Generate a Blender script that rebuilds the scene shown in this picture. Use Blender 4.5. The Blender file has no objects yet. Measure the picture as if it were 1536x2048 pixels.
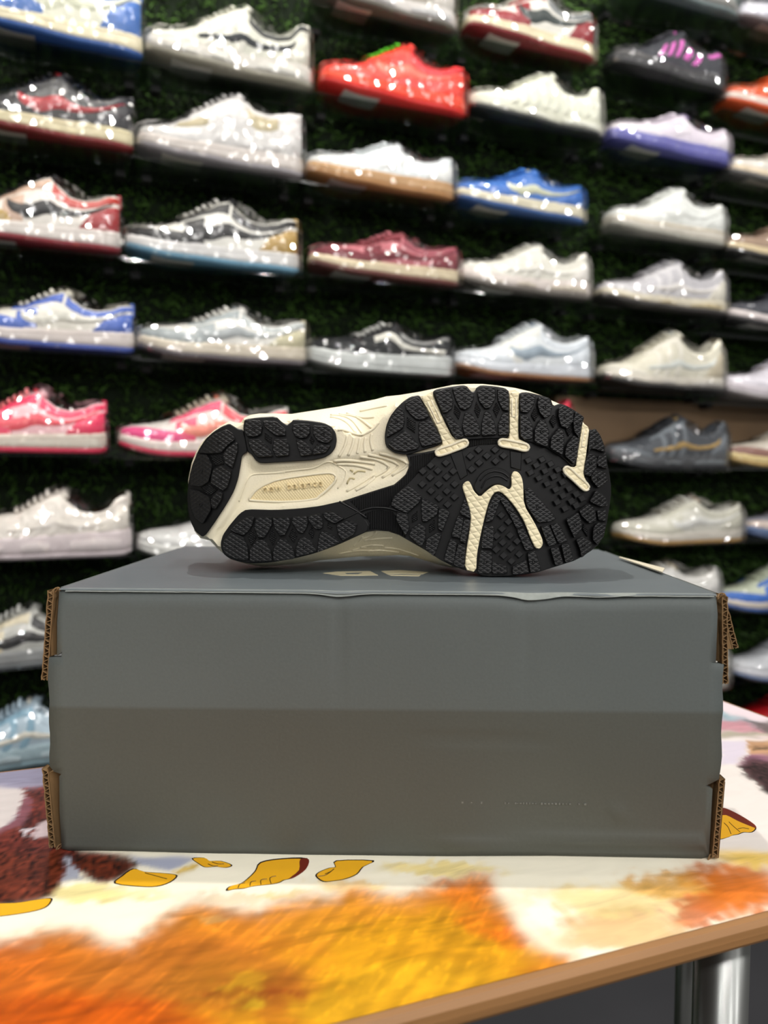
import bpy, bmesh, math, random
import numpy as np
from mathutils import Vector, Matrix, noise
from mathutils.geometry import delaunay_2d_cdt, tessellate_polygon
random.seed(7)
SC = bpy.context.scene
COL = SC.collection
# ------------------------------------------------------------------ camera
EYE = 1.0                       # eye height above the floor, metres
FPX = 1537.0                    # focal length in pixels of the 1536x2048 frame
PITCH, ROLL = 0.04879, 0.005616
cp, sp, cr, sr = math.cos(PITCH), math.sin(PITCH), math.cos(ROLL), math.sin(ROLL)
TH = math.radians(20.83)                                # the camera looks past the wall's normal by this angle
ROT = Matrix.Rotation(-TH, 3, 'Z')
FWD = ROT @ Vector((0, cp, -sp)); UP0 = ROT @ Vector((0, sp, cp)); R0 = ROT @ Vector((1, 0, 0))
RIGHT = R0 * cr + UP0 * sr
UP = UP0 * cr - R0 * sr
CAM = Vector((0, 0, EYE))
cd = bpy.data.cameras.new('camera')
cam = bpy.data.objects.new('camera', cd); COL.objects.link(cam)
cam.matrix_world = Matrix(((RIGHT.x, UP.x, -FWD.x, 0), (RIGHT.y, UP.y, -FWD.y, 0), (RIGHT.z, UP.z, -FWD.z, EYE), (0, 0, 0, 1)))
cd.sensor_fit = 'VERTICAL'; cd.sensor_height = 36.0; cd.lens = 36.0 * FPX / 2048.0
cd.clip_start = 0.01
cd.dof.use_dof = True; cd.dof.focus_distance = 0.42; cd.dof.aperture_fstop = 7.0
SC.camera = cam
# ------------------------------------------------------------------ light
w = bpy.data.worlds.new('shop_air'); SC.world = w; w.use_nodes = True
bg = w.node_tree.nodes['Background']; bg.inputs[0].default_value = (1.0, 0.97, 0.93, 1); bg.inputs[1].default_value = 0.13
vs = SC.view_settings
vs.view_transform = 'Standard'; vs.look = 'None'; vs.gamma = 1.0; vs.use_curve_mapping = False
vs.exposure = 0.45
U = Vector((1, 0, 0)); N = Vector((0, 1, 0))             # wall and table run along x
def lamp(name, kind, loc, power, size=0.1, col=(1, 0.95, 0.88), aim=None, sy=None):
    d = bpy.data.lights.new(name, kind); d.energy = power; d.color = col
    if kind == 'AREA':
        d.size = size
        if sy: d.shape = 'RECTANGLE'; d.size_y = sy
    else:
        d.shadow_soft_size = size
    o = bpy.data.objects.new(name, d); COL.objects.link(o); o.location = loc
    if aim is not None:
        o.rotation_euler = (Vector(aim) - Vector(loc)).to_track_quat('-Z', 'Y').to_euler()
    return o
def tn(t, n, z): return U * t + N * n + Vector((0, 0, z))
# a row of ceiling downlights above the table then unseen lamps added as fill
for t, e in ((-0.75, 7), (-0.3, 8), (0.10, 38), (0.6, 8), (1.05, 8), (1.5, 8)):
    lamp('ceiling_and_fill_lamp', 'POINT', tn(t, 0.74, 2.55), e, 0.02)
for t, e in ((-1.0, 6), (-0.55, 6), (-0.1, 8), (0.35, 10), (0.8, 13), (1.25, 15), (1.7, 15), (2.15, 15)):   # unseen spots added to brighten the shoe wall
    o_ = lamp('wall_fill_spot', 'SPOT', tn(t, 0.05, 2.45), e, 0.018, (1, 0.985, 0.965), tn(t - 0.1, 1.45, 1.15))
    o_.data.spot_size = math.radians(75); o_.data.spot_blend = 0.6
for t in (-1.0, -0.4, 0.2, 0.8, 1.4, 2.0):
    lamp('ceiling_and_fill_lamp', 'POINT', tn(t, -1.1, 2.0), 12, 0.02, (1, 0.975, 0.945))  # unseen low lamps behind the camera, added for front fill and film glints
for t in (-0.7, 0.3, 1.3):
    lamp('ceiling_and_fill_lamp', 'POINT', tn(t, -1.9, 1.75), 14, 0.02, (1, 0.975, 0.945))  # farther unseen row, added as more frontal fill
lamp('front_fill', 'AREA', (0.0, -1.0, 2.6), 10, 2.4, (1, 0.97, 0.93), (0.4, 1.2, 1.0), 0.3)  # unseen area light added to soften and fill the wall from in front

# ------------------------------------------------------------------ helpers
def lin(c):
    r = []
    for v in c:
        v = v / 255.0
        r.append(v / 12.92 if v <= 0.04045 else ((v + 0.055) / 1.055) ** 2.4)
    return r
def ray(px, py):
    return FWD + RIGHT * ((px - 768) / FPX) - UP * ((py - 1024) / FPX)
def on_z(px, py, z):
    d = ray(px, py); return CAM + d * ((z - EYE) / d.z)
def on_plane(px, py, q, n):
    d = ray(px, py); return CAM + d * ((q - CAM).dot(n) / d.dot(n))
def to_px(p):
    v = p - CAM; d = v.dot(FWD)
    return 768 + FPX * v.dot(RIGHT) / d, 1024 - FPX * v.dot(UP) / d
def tag(o, label, cat, group=None, kind=None):
    if label: o['label'] = label
    if cat: o['category'] = cat
    if group: o['group'] = group
    if kind: o['kind'] = kind
    return o
def empty(name, loc, rz=0.0):
    o = bpy.data.objects.new(name, None); COL.objects.link(o)
    o.location = loc; o.rotation_euler = (0, 0, rz); o.empty_display_size = 0.02
    return o
def mesh(name, verts, faces, mat, parent=None, smooth=False, label=None):
    me = bpy.data.meshes.new(name)
    me.from_pydata([tuple(v) for v in verts], [], faces)
    me.validate()
    bm = bmesh.new(); bm.from_mesh(me)
    bmesh.ops.recalc_face_normals(bm, faces=bm.faces)
    bm.to_mesh(me); bm.free()
    if smooth:
        me.polygons.foreach_set('use_smooth', [True] * len(me.polygons))
    me.materials.append(mat)
    o = bpy.data.objects.new(name, me); COL.objects.link(o)
    if parent: o.parent = parent
    if label: o['label'] = label
    return o
def share(src, name, parent):
    o = bpy.data.objects.new(name, src.data); COL.objects.link(o); o.parent = parent
    return o
def box(a, b):
    (x0, y0, z0), (x1, y1, z1) = a, b
    v = [(x0, y0, z0), (x1, y0, z0), (x1, y1, z0), (x0, y1, z0), (x0, y0, z1), (x1, y0, z1), (x1, y1, z1), (x0, y1, z1)]
    f = [(0, 3, 2, 1), (4, 5, 6, 7), (0, 1, 5, 4), (1, 2, 6, 5), (2, 3, 7, 6), (3, 0, 4, 7)]
    return v, f
def tube(pts, r, n=6, closed=False):
    pts = [Vector(p) for p in pts]; m = len(pts); V = []; F = []
    for i, p in enumerate(pts):
        a = pts[i - 1] if (i > 0 or closed) else p
        b = pts[(i + 1) % m] if (i < m - 1 or closed) else p
        t = (b - a)
        t = t.normalized() if t.length > 1e-9 else Vector((1, 0, 0))
        ref = Vector((0, 0, 1)) if abs(t.z) < 0.9 else Vector((0, 1, 0))
        x = t.cross(ref).normalized(); y = t.cross(x)
        rr = r[i] if isinstance(r, (list, tuple)) else r
        for k in range(n):
            an = 2 * math.pi * k / n
            V.append(p + x * (rr * math.cos(an)) + y * (rr * math.sin(an)))
    for i in range(m if closed else m - 1):
        j = (i + 1) % m
        for k in range(n):
            F.append((i * n + k, i * n + (k + 1) % n, j * n + (k + 1) % n, j * n + k))
    if not closed:
        F.append(tuple(range(n))); F.append(tuple(range((m - 1) * n, m * n)))
    return V, F
def smooth_line(pts, k=4, closed=False):
    out = []; m = len(pts)
    rng = range(m if closed else m - 1)
    for i in rng:
        p0 = pts[(i - 1) % m] if (closed or i > 0) else pts[i]
        p1 = pts[i]; p2 = pts[(i + 1) % m]
        p3 = pts[(i + 2) % m] if (closed or i + 2 < m) else p2
        for s in range(k):
            t = s / k
            out.append(tuple(0.5 * ((2 * b) + (-a + c) * t + (2 * a - 5 * b + 4 * c - d) * t * t + (-a + 3 * b - 3 * c + d) * t ** 3)
                             for a, b, c, d in zip(p0, p1, p2, p3)))
    if not closed: out.append(tuple(pts[-1]))
    return out
def interp(ctrl, x):
    if x <= ctrl[0][0]: return ctrl[0][1]
    for (a, ya), (b, yb) in zip(ctrl, ctrl[1:]):
        if x <= b:
            t = (x - a) / (b - a); t = t * t * (3 - 2 * t) * 0.5 + t * 0.5
            return ya + (yb - ya) * t
    return ctrl[-1][1]
def sstep(a, b, x):
    t = min(1, max(0, (x - a) / (b - a))); return t * t * (3 - 2 * t)

# ------------------------------------------------------------------ materials
MATS = {}
def mat(name, rgb, rough=0.6, spec=0.5, metal=0.0, bump=None, vary=0.0, coat=0.0, vscale=40.0):
    """bump: (kind, scale, strength)"""
    if name in MATS: return MATS[name]
    m = bpy.data.materials.new(name); m.use_nodes = True; MATS[name] = m
    nt = m.node_tree; b = nt.nodes['Principled BSDF']
    c = lin(rgb)
    b.inputs['Base Color'].default_value = (*c, 1)
    b.inputs['Roughness'].default_value = rough
    b.inputs['Specular IOR Level'].default_value = spec
    b.inputs['Metallic'].default_value = metal
    b.inputs['Coat Weight'].default_value = coat
    tc = nt.nodes.new('ShaderNodeTexCoord')
    if vary:
        nz = nt.nodes.new('ShaderNodeTexNoise'); nz.inputs['Scale'].default_value = vscale; nz.inputs['Detail'].default_value = 5
        nt.links.new(tc.outputs['Object'], nz.inputs['Vector'])
        mx = nt.nodes.new('ShaderNodeMix'); mx.data_type = 'RGBA'
        mx.inputs[6].default_value = (*[max(0, v * (1 - vary)) for v in c], 1)
        mx.inputs[7].default_value = (*[min(1, v * (1 + vary)) for v in c], 1)
        nt.links.new(nz.outputs['Fac'], mx.inputs[0]); nt.links.new(mx.outputs[2], b.inputs['Base Color'])
    if bump:
        kind, scale, strength = bump
        bp = nt.nodes.new('ShaderNodeBump'); bp.inputs['Strength'].default_value = strength; bp.inputs['Distance'].default_value = 0.001
        if kind == 'noise':
            t = nt.nodes.new('ShaderNodeTexNoise'); t.inputs['Scale'].default_value = scale; t.inputs['Detail'].default_value = 3
            nt.links.new(tc.outputs['Object'], t.inputs['Vector']); nt.links.new(t.outputs['Fac'], bp.inputs['Height'])
        elif kind == 'dots':
            t = nt.nodes.new('ShaderNodeTexVoronoi'); t.inputs['Scale'].default_value = scale; t.inputs['Randomness'].default_value = 0.0
            mp = nt.nodes.new('ShaderNodeMapping'); mp.inputs['Rotation'].default_value = (0, math.radians(40), 0)
            mp.inputs['Scale'].default_value = (1, 0.001, 1)
            nt.links.new(tc.outputs['Object'], mp.inputs['Vector']); nt.links.new(mp.outputs['Vector'], t.inputs['Vector'])
            nt.links.new(t.outputs['Distance'], bp.inputs['Height']); bp.invert = True
        elif kind == 'ribs':
            t = nt.nodes.new('ShaderNodeTexWave'); t.inputs['Scale'].default_value = scale
            nt.links.new(tc.outputs['Object'], t.inputs['Vector']); nt.links.new(t.outputs['Fac'], bp.inputs['Height'])
        elif kind in ('lozenge', 'weave'):
            hs = []
            for ang in ((58, -58) if kind == 'lozenge' else (38, -75)):
                mp = nt.nodes.new('ShaderNodeMapping'); mp.inputs['Rotation'].default_value = (0, math.radians(ang), 0)
                t = nt.nodes.new('ShaderNodeTexWave'); t.inputs['Scale'].default_value = scale; t.wave_profile = 'SIN'
                nt.links.new(tc.outputs['Object'], mp.inputs['Vector']); nt.links.new(mp.outputs['Vector'], t.inputs['Vector'])
                pw = nt.nodes.new('ShaderNodeMath'); pw.operation = 'POWER'; pw.inputs[1].default_value = 0.35
                nt.links.new(t.outputs['Fac'], pw.inputs[0]); hs.append(pw)
            mn = nt.nodes.new('ShaderNodeMath'); mn.operation = 'MINIMUM'
            nt.links.new(hs[0].outputs[0], mn.inputs[0]); nt.links.new(hs[1].outputs[0], mn.inputs[1])
            nt.links.new(mn.outputs[0], bp.inputs['Height'])
        nt.links.new(bp.outputs['Normal'], b.inputs['Normal'])
    return m
def film(name, tint, gloss_rough, base_fac, scale, strength):
    m = bpy.data.materials.new(name); m.use_nodes = True; nt = m.node_tree
    for n in list(nt.nodes): nt.nodes.remove(n)
    out = nt.nodes.new('ShaderNodeOutputMaterial'); mx = nt.nodes.new('ShaderNodeMixShader')
    tr = nt.nodes.new('ShaderNodeBsdfTransparent'); tr.inputs[0].default_value = (*tint, 1)
    gl = nt.nodes.new('ShaderNodeBsdfGlossy'); gl.inputs['Roughness'].default_value = gloss_rough
    fr = nt.nodes.new('ShaderNodeFresnel'); fr.inputs['IOR'].default_value = 1.45
    ad = nt.nodes.new('ShaderNodeMath'); ad.operation = 'ADD'; ad.inputs[1].default_value = base_fac; ad.use_clamp = True
    hf = nt.nodes.new('ShaderNodeMath'); hf.operation = 'MULTIPLY'; hf.inputs[1].default_value = 0.55
    nt.links.new(fr.outputs[0], hf.inputs[0]); nt.links.new(hf.outputs[0], ad.inputs[0]); nt.links.new(ad.outputs[0], mx.inputs[0])
    nt.links.new(tr.outputs[0], mx.inputs[1]); nt.links.new(gl.outputs[0], mx.inputs[2]); nt.links.new(mx.outputs[0], out.inputs[0])
    if strength:
        tc = nt.nodes.new('ShaderNodeTexCoord'); t = nt.nodes.new('ShaderNodeTexNoise'); t.inputs['Scale'].default_value = scale
        bp = nt.nodes.new('ShaderNodeBump'); bp.inputs['Strength'].default_value = strength; bp.inputs['Distance'].default_value = 0.004
        nt.links.new(tc.outputs['Object'], t.inputs['Vector']); nt.links.new(t.outputs['Fac'], bp.inputs['Height'])
        nt.links.new(bp.outputs['Normal'], gl.inputs['Normal']); nt.links.new(bp.outputs['Normal'], fr.inputs['Normal'])
    return m
WRAP = film('clear_shrink_film', (0.995, 0.995, 0.995), 0.07, 0.14, 55.0, 0.0)
ACRYL = film('smoked_acrylic', (0.80, 0.83, 0.83), 0.05, 0.02, 1.0, 0.0)
BLACK_LUG = mat('black_tread_rubber', (18, 18, 19), 0.45, 0.35, bump=('lozenge', 150, 0.32))
BLACK_BASE = mat('black_rubber', (11, 11, 12), 0.42, 0.4, bump=('noise', 300, 0.08))
BLACK_RIB = mat('black_ribbed_rubber', (16, 16, 17), 0.38, 0.5, bump=('ribs', 245, 1.0))
CREAM = mat('cream_foam', (234, 224, 197), 0.55, 0.4, bump=('noise', 900, 0.25))
CREAM_BAR = mat('cream_tread_foam', (240, 227, 190), 0.5, 0.4, bump=('weave', 92, 0.55))
CREAM_PAD = mat('translucent_cream_pad', (236, 217, 170), 0.35, 0.5, bump=('dots', 760, 0.45))
WHITE_MESH = mat('off_white_mesh', (232, 228, 214), 0.8, 0.3, bump=('noise', 500, 0.5))

# ------------------------------------------------------------------ the setting
Q0 = ROT @ Vector((-0.41706, 1.23409, EYE))                   # front plane of the shelved shoes
WALL_OFF = 0.155
WQ = Q0 + N * WALL_OFF
def wall_pt(t, z, off=0.0):                              # t measured along the wall from Q0
    p = Q0 + U * t + N * (WALL_OFF - off); p.z = z; return p
def panel(name, mat_, pts, thick_vec):
    v = [Vector(p) for p in pts] + [Vector(p) + thick_vec for p in pts]; n = len(pts)
    f = [tuple(range(n)), tuple(range(2 * n - 1, n - 1, -1))] + [(i, (i + 1) % n, n + (i + 1) % n, n + i) for i in range(n)]
    return mesh(name, v, f, mat_)
M_WALL = mat('dark_green_backing', (14, 24, 10), 0.9, 0.2, vary=0.4)
wl = panel('wall_back', M_WALL, [wall_pt(-1.2, 0), wall_pt(3.2, 0), wall_pt(3.2, 2.75), wall_pt(-1.2, 2.75)], N * 0.08)
wl['kind'] = 'structure'
M_FLOOR = mat('dark_grey_floor', (58, 58, 61), 0.45, 0.4, vary=0.12, vscale=6)
fl = mesh('floor', *box((-3, -2.5, -0.05), (4.5, 4.0, 0.0)), M_FLOOR); fl['kind'] = 'structure'
# artificial turf: thousands of short blades
def turf():
    rnd = np.random.RandomState(3)
    nb = 75000
    t = rnd.uniform(-0.75, 1.95, nb); z = rnd.uniform(0.28, 2.05, nb)
    ln = rnd.uniform(0.014, 0.027, nb); wd = rnd.uniform(0.0008, 0.0016, nb)
    base = np.array(WQ)[None, :] + t[:, None] * np.array(U) ; base[:, 2] = z
    d = -np.array(N)[None, :] * 1.0 + rnd.normal(0, 0.55, (nb, 1)) * np.array(U) + np.array([0, 0, 1.0]) * rnd.normal(-0.15, 0.55, (nb, 1))
    d /= np.linalg.norm(d, axis=1)[:, None]; base[:, 1] -= 0.003
    s = np.cross(d, rnd.normal(0, 1, (nb, 3))); s /= np.linalg.norm(s, axis=1)[:, None]
    mid = base + d * (ln * 0.55)[:, None]
    V = np.stack([base - s * wd[:, None], base + s * wd[:, None], mid + s * wd[:, None] * .8, base + d * ln[:, None] - np.array([0, 0, .006])], 1).reshape(-1, 3)
    i = np.arange(nb) * 4
    F = np.concatenate([np.stack([i, i + 1, i + 2], 1), np.stack([i, i + 2, i + 3], 1)])
    me = bpy.data.meshes.new('artificial_grass')
    me.vertices.add(len(V)); me.vertices.foreach_set('co', V.ravel())
    me.loops.add(F.size); me.loops.foreach_set('vertex_index', F.ravel())
    me.polygons.add(len(F)); me.polygons.foreach_set('loop_start', np.arange(len(F)) * 3)
    me.update(); me.validate()
    m = mat('turf_blade', (62, 92, 36), 0.6, 0.3, vary=0.5, vscale=9)
    me.materials.append(m)
    o = bpy.data.objects.new('artificial_grass', me); COL.objects.link(o)
    tag(o, 'dark green artificial grass covering the shoe wall', 'grass', kind='stuff')
turf()
# wooden board fixed to the wall at the right
def on_wall(px, py, off): return on_plane(px, py, WQ - N * off, N)
a = on_wall(1110, 870, .03); b_ = on_wall(1640, 870, .03)
za, zb = on_wall(1300, 902, .03).z, on_wall(1300, 800, .03).z
ta, tb = (a - Q0).dot(U), (b_ - Q0).dot(U)
M_BOARD = mat('brown_board', (112, 90, 66), 0.6, 0.4, vary=0.25, vscale=14)
bd = mesh('wooden_board', [wall_pt(t_, z_, o_) for o_ in (0.0, 0.03) for t_, z_ in ((ta, za), (tb, za), (tb, zb), (ta, zb))],
          [(0, 1, 2, 3), (4, 5, 6, 7), (0, 1, 5, 4), (1, 2, 6, 5), (2, 3, 7, 6), (3, 0, 4, 7)], M_BOARD)
tag(bd, 'plain brown wooden board running along the grass wall behind the right-hand shoes', 'board')

# ------------------------------------------------------------------ table with printed top
ZT = EYE - 0.19332
T0, T1, N0, N1 = -0.62, 0.505, 0.2506, 0.542
table = empty('display_table', tn(0.0, 0.40, 0.0))
tag(table, 'low table with orange and white printed top and bare wood edge', 'table')
def loc(o_root, p): return Vector(p) - o_root.location
ORANGE = [(-400, 1900), (0, 1885), (55, 1873), (97, 1859), (171, 1867), (207, 1882), (262, 1885), (329, 1836), (366, 1812), (402, 1806), (475, 1818), (518, 1818), (548, 1803), (609, 1797), (658, 1794), (701, 1769), (762, 1787), (823, 1787), (865, 1769), (914, 1754), (950, 1746), (978, 1754), (990, 1787), (1027, 1836), (1063, 1885), (1140, 1912), (1140, 2400), (-900, 2600)]
SOFT = [  # x, y, rx, ry, colour, alpha : the printed cloud shapes, in the frame's pixels
    (0, 1980, 380, 110, (196, 100, 24), 1.0), (330, 1940, 230, 90, (188, 108, 34), .9), (150, 2060, 330, 80, (196, 84, 8), .9),
    (570, 1840, 130, 40, (196, 118, 34), .9), (720, 1850, 190, 60, (208, 136, 34), .9), (640, 2000, 260, 100, (206, 140, 24), 1.0),
    (860, 1900, 230, 80, (208, 146, 22), 1.0), (480, 1960, 160, 60, (178, 108, 30), .9), (940, 1785, 70, 30, (206, 112, 22), .9),
    (980, 1850, 60, 34, (204, 108, 20), .7), (1025, 1872, 50, 22, (204, 100, 20), .8), (790, 1960, 130, 40, (214, 160, 26), .8),
    (560, 2000, 60, 60, (164, 88, 24), .6), (700, 2020, 120, 40, (214, 160, 28), .8), (880, 1970, 180, 50, (210, 154, 26), .8), (430, 1838, 40, 8, (214, 170, 100), .5),
    (500, 2010, 30, 12, (228, 180, 40), .8), (490, 1970, 50, 26, (198, 150, 30), .6), (500, 1985, 120, 5, (140, 52, 16), .5), (260, 2010, 200, 6, (160, 60, 14), .4),
]
SOFT2 = [
    (1250, 1860, 150, 46, (230, 180, 110), .8), (1230, 1800, 190, 34, (244, 214, 130), .7), (1470, 1780, 120, 60, (216, 116, 36), 1.0), (1390, 1830, 60, 26, (212, 104, 26), .8),
    (1330, 1770, 80, 26, (226, 164, 56), .8), (1510, 1700, 90, 34, (240, 200, 80), .9), (880, 1738, 110, 16, (244, 220, 130), .8), (700, 1772, 70, 14, (236, 190, 70), .6),
    (470, 1795, 80, 12, (226, 196, 150), .5), (262, 1790, 90, 10, (250, 240, 190), .8), (170, 1785, 110, 18, (240, 224, 150), .9), (1090, 1822, 46, 34, (255, 252, 236), 1.0), (1110, 1870, 40, 22, (250, 236, 204), .8),
    (560, 1788, 60, 10, (236, 200, 110), .6), (1180, 1880, 80, 16, (236, 190, 140), .6),
]
HARD = [  # polygon, colour, feather
    ([(-60, 1500), (110, 1500), (110, 1580), (-60, 1590)], (142, 142, 166), 6),
    ([(-60, 1575), (110, 1565), (110, 1700), (-60, 1700)], (168, 166, 190), 5),
    ([(40, 1578), (160, 1560), (160, 1700), (240, 1712), (120, 1760), (-60, 1820), (-60, 1690), (40, 1640)], (104, 44, 34), 5),
    ([(-60, 1700), (120, 1704), (132, 1735), (128, 1760), (105, 1790), (70, 1806), (-60, 1815)], (98, 42, 26), 6),
    ([(136, 1712), (255, 1712), (280, 1725), (262, 1742), (235, 1760), (215, 1768), (190, 1764), (150, 1738)], (92, 36, 18), 5),
    ([(128, 1712), (140, 1712), (152, 1740), (162, 1760), (124, 1762), (134, 1740)], (176, 180, 196), 3),
    ([(262, 1712), (392, 1716), (350, 1738), (345, 1742), (280, 1730)], (170, 176, 198), 4),
    ([(350, 1742), (400, 1722), (392, 1738), (350, 1752)], (214, 182, 92), 3),
    ([(-60, 1574), (30, 1577), (50, 1584), (50, 1602), (34, 1630), (0, 1664), (-60, 1690)], (222, 214, 212), 3),
    ([(48, 1586), (66, 1600), (62, 1620), (40, 1650), (-60, 1700), (-60, 1686), (0, 1662), (34, 1630)], (140, 88, 98), 3),
    ([(76, 1646), (104, 1640), (104, 1672), (66, 1677)], (214, 196, 200), 2),
    ([(42, 1658), (68, 1655), (58, 1662), (50, 1670)], (220, 214, 220), 2),
    ([(1400, 1450), (1600, 1450), (1600, 1700), (1400, 1700)], (240, 232, 226), 6),
    ([(1400, 1380), (1600, 1420), (1600, 1480), (1400, 1470)], (232, 216, 222), 4),
    ([(1400, 1412), (1600, 1470), (1600, 1488), (1400, 1424)], (140, 180, 190), 4),
    ([(1400, 1432), (1480, 1440), (1536, 1460), (1600, 1470), (1600, 1476), (1400, 1462)], (196, 142, 152), 5),
    ([(1490, 1440), (1600, 1452), (1600, 1480), (1536, 1468)], (110, 96, 96), 4),
    ([(1400, 1464), (1600, 1468), (1600, 1474), (1400, 1474)], (176, 170, 150), 3),
    ([(1440, 1480), (1496, 1484), (1490, 1510), (1470, 1524), (1440, 1530)], (222, 212, 226), 4),
    ([(1492, 1482), (1600, 1476), (1600, 1514), (1500, 1512)], (206, 160, 120), 4),
    ([(1508, 1492), (1536, 1494), (1536, 1500), (1506, 1498)], (88, 70, 50), 3),
    ([(1474, 1530), (1500, 1514), (1600, 1520), (1600, 1620), (1536, 1588), (1510, 1566), (1486, 1548)], (62, 40, 42), 4),
    ([(1476, 1526), (1500, 1508), (1600, 1512), (1600, 1524), (1500, 1520)], (150, 96, 120), 5),
]
def seg_dist(P, poly):
    d = np.full(len(P), 1e9)
    for i in range(len(poly)):
        a = np.array(poly[i], float); b = np.array(poly[(i + 1) % len(poly)], float); ab = b - a
        tt = np.clip(((P - a) @ ab) / max(ab @ ab, 1e-9), 0, 1)
        d = np.minimum(d, np.linalg.norm(P - (a + tt[:, None] * ab), axis=1))
    return d
def inside(P, poly):
    r = np.zeros(len(P), bool); x, y = P[:, 0], P[:, 1]; n = len(poly); j = n - 1
    for i in range(n):
        xi, yi = poly[i]; xj, yj = poly[j]
        c = ((yi > y) != (yj > y)) & (x < (xj - xi) * (y - yi) / ((yj - yi) if yj != yi else 1e-9) + xi)
        r ^= c; j = i
    return r
def table_top():
    st = 0.0019
    nt_, nn = int((T1 - T0) / st), int((N1 - N0) / st)
    tt = np.linspace(T0, T1, nt_); nn_ = np.linspace(N0, N1, nn)
    TT, NN = np.meshgrid(tt, nn_, indexing='ij')
    Pw = TT[..., None] * np.array(U) + NN[..., None] * np.array(N); Pw[..., 2] = ZT
    P = Pw.reshape(-1, 3)
    rel = P - np.array(CAM)
    dd = np.maximum(rel @ np.array(FWD), 0.12)
    px = np.stack([768 + FPX * (rel @ np.array(RIGHT)) / dd, 1024 - FPX * (rel @ np.array(UP)) / dd], 1)
    # wobble so that printed edges are painterly
    wob = np.array([noise.noise((p[0] * 70, p[1] * 70, 0)) for p in P]); wob2 = np.array([noise.noise((p[0] * 60 + 9, p[1] * 60, 4)) for p in P])
    pf = px + np.stack([wob * 26, wob2 * 12], 1)
    C = np.tile(np.array(lin((253, 247, 226))), (len(P), 1))
    fine = np.array([noise.noise((p[0] * 190, p[1] * 190, 7)) for p in P])
    po = px + np.stack([wob * 16 + fine * 8, wob2 * 8 + fine * 7], 1)
    sdo = seg_dist(po, ORANGE); sdo = np.where(inside(po, ORANGE), sdo, -sdo)
    ko = 1 / (1 + np.exp(-np.clip(sdo / 7.0, -30, 30)))
    Co = np.tile(np.array(lin((204, 124, 30))), (len(P), 1))
    pf += np.stack([fine * 26, fine * 14], 1)
    for x, y, rx, ry, c, al in SOFT:
        q = ((pf[:, 0] - x) / rx) ** 2 + ((pf[:, 1] - y) / ry) ** 2
        k = al / (1 + np.exp((np.sqrt(q) - 0.92) * 11))
        Co += k[:, None] * (np.array(lin(c)) - Co)
    # thin painted ripples running down to the right
    rip = np.array([noise.noise((p[0] * 26 + p[1] * 18, p[0] * 120 - p[1] * 150, 3)) for p in P])
    line = np.exp(-(rip / 0.055) ** 2) * (0.5 + 0.5 * wob)
    Co = Co * (1 + 0.55 * line[:, None]) * (1 + 0.30 * rip[:, None])
    C += ko[:, None] * (Co - C)
    for x, y, rx, ry, c, al in SOFT2:
        q = ((pf[:, 0] - x) / rx) ** 2 + ((pf[:, 1] - y) / ry) ** 2
        k = al / (1 + np.exp((np.sqrt(q) - 0.92) * 9)) * (1 - 0.9 * ko * (x < 1140))
        C += k[:, None] * (np.array(lin(c)) - C)
    edge = np.array([noise.noise((p[0] * 420, p[1] * 260, 2)) for p in P])
    pe = px + np.stack([edge * 9, wob * 7], 1)
    for poly, c, fe in HARD:
        sd = seg_dist(pe, poly); sd = np.where(inside(pe, poly), sd, -sd)
        k = 1 / (1 + np.exp(-np.clip(sd / fe * 2.2, -30, 30)))
        fac = 1.0
        if c[0] < 110 and c[1] < 60:
            fac = np.clip(1 + 1.6 * edge[:, None] + 0.9 * wob[:, None], 0.12, 2.4)
        C += k[:, None] * (np.array(lin(c)) * fac - C)
    C = np.clip(C, 0, 1)
    off = np.array(table.location)
    n0 = nt_ * nn
    V = np.concatenate([P - off, P[[0, (nt_ - 1) * nn, n0 - 1, nn - 1]] - off])
    i, j = np.meshgrid(np.arange(nt_ - 1), np.arange(nn - 1), indexing='ij'); q = (i * nn + j).ravel()
    F = np.stack([q, q + nn, q + nn + 1, q + 1], 1)
    me = bpy.data.meshes.new('printed_top')
    me.vertices.add(n0); me.vertices.foreach_set('co', V[:n0].ravel())
    me.loops.add(F.size); me.loops.foreach_set('vertex_index', F.ravel())
    me.polygons.add(len(F)); me.polygons.foreach_set('loop_start', np.arange(len(F)) * 4)
    me.update()
    ca = me.color_attributes.new('print', 'FLOAT_COLOR', 'POINT')
    ca.data.foreach_set('color', np.concatenate([C, np.ones((n0, 1))], 1).ravel())
    m = bpy.data.materials.new('printed_laminate'); m.use_nodes = True; nt = m.node_tree; b = nt.nodes['Principled BSDF']
    at = nt.nodes.new('ShaderNodeVertexColor'); at.layer_name = 'print'
    tc = nt.nodes.new('ShaderNodeTexCoord')
    mp = nt.nodes.new('ShaderNodeMapping'); mp.inputs['Rotation'].default_value = (0, 0, math.radians(30)); mp.inputs['Scale'].default_value = (22, 75, 1)
    nz = nt.nodes.new('ShaderNodeTexNoise'); nz.inputs['Scale'].default_value = 1.0; nz.inputs['Detail'].default_value = 8; nz.inputs['Distortion'].default_value = 1.4
    nt.links.new(tc.outputs['Object'], mp.inputs['Vector']); nt.links.new(mp.outputs['Vector'], nz.inputs['Vector'])
    mr = nt.nodes.new('ShaderNodeMapRange'); mr.inputs['From Min'].default_value = 0.3; mr.inputs['From Max'].default_value = 0.7
    mr.inputs['To Min'].default_value = 0.70; mr.inputs['To Max'].default_value = 1.25
    nt.links.new(nz.outputs['Fac'], mr.inputs['Value'])
    sp_ = nt.nodes.new('ShaderNodeSeparateColor'); nt.links.new(at.outputs['Color'], sp_.inputs[0])
    bw = nt.nodes.new('ShaderNodeMapRange'); bw.inputs['From Min'].default_value = 0.1; bw.inputs['From Max'].default_value = 0.7; bw.inputs['To Min'].default_value = 1.0; bw.inputs['To Max'].default_value = 0.12
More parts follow.
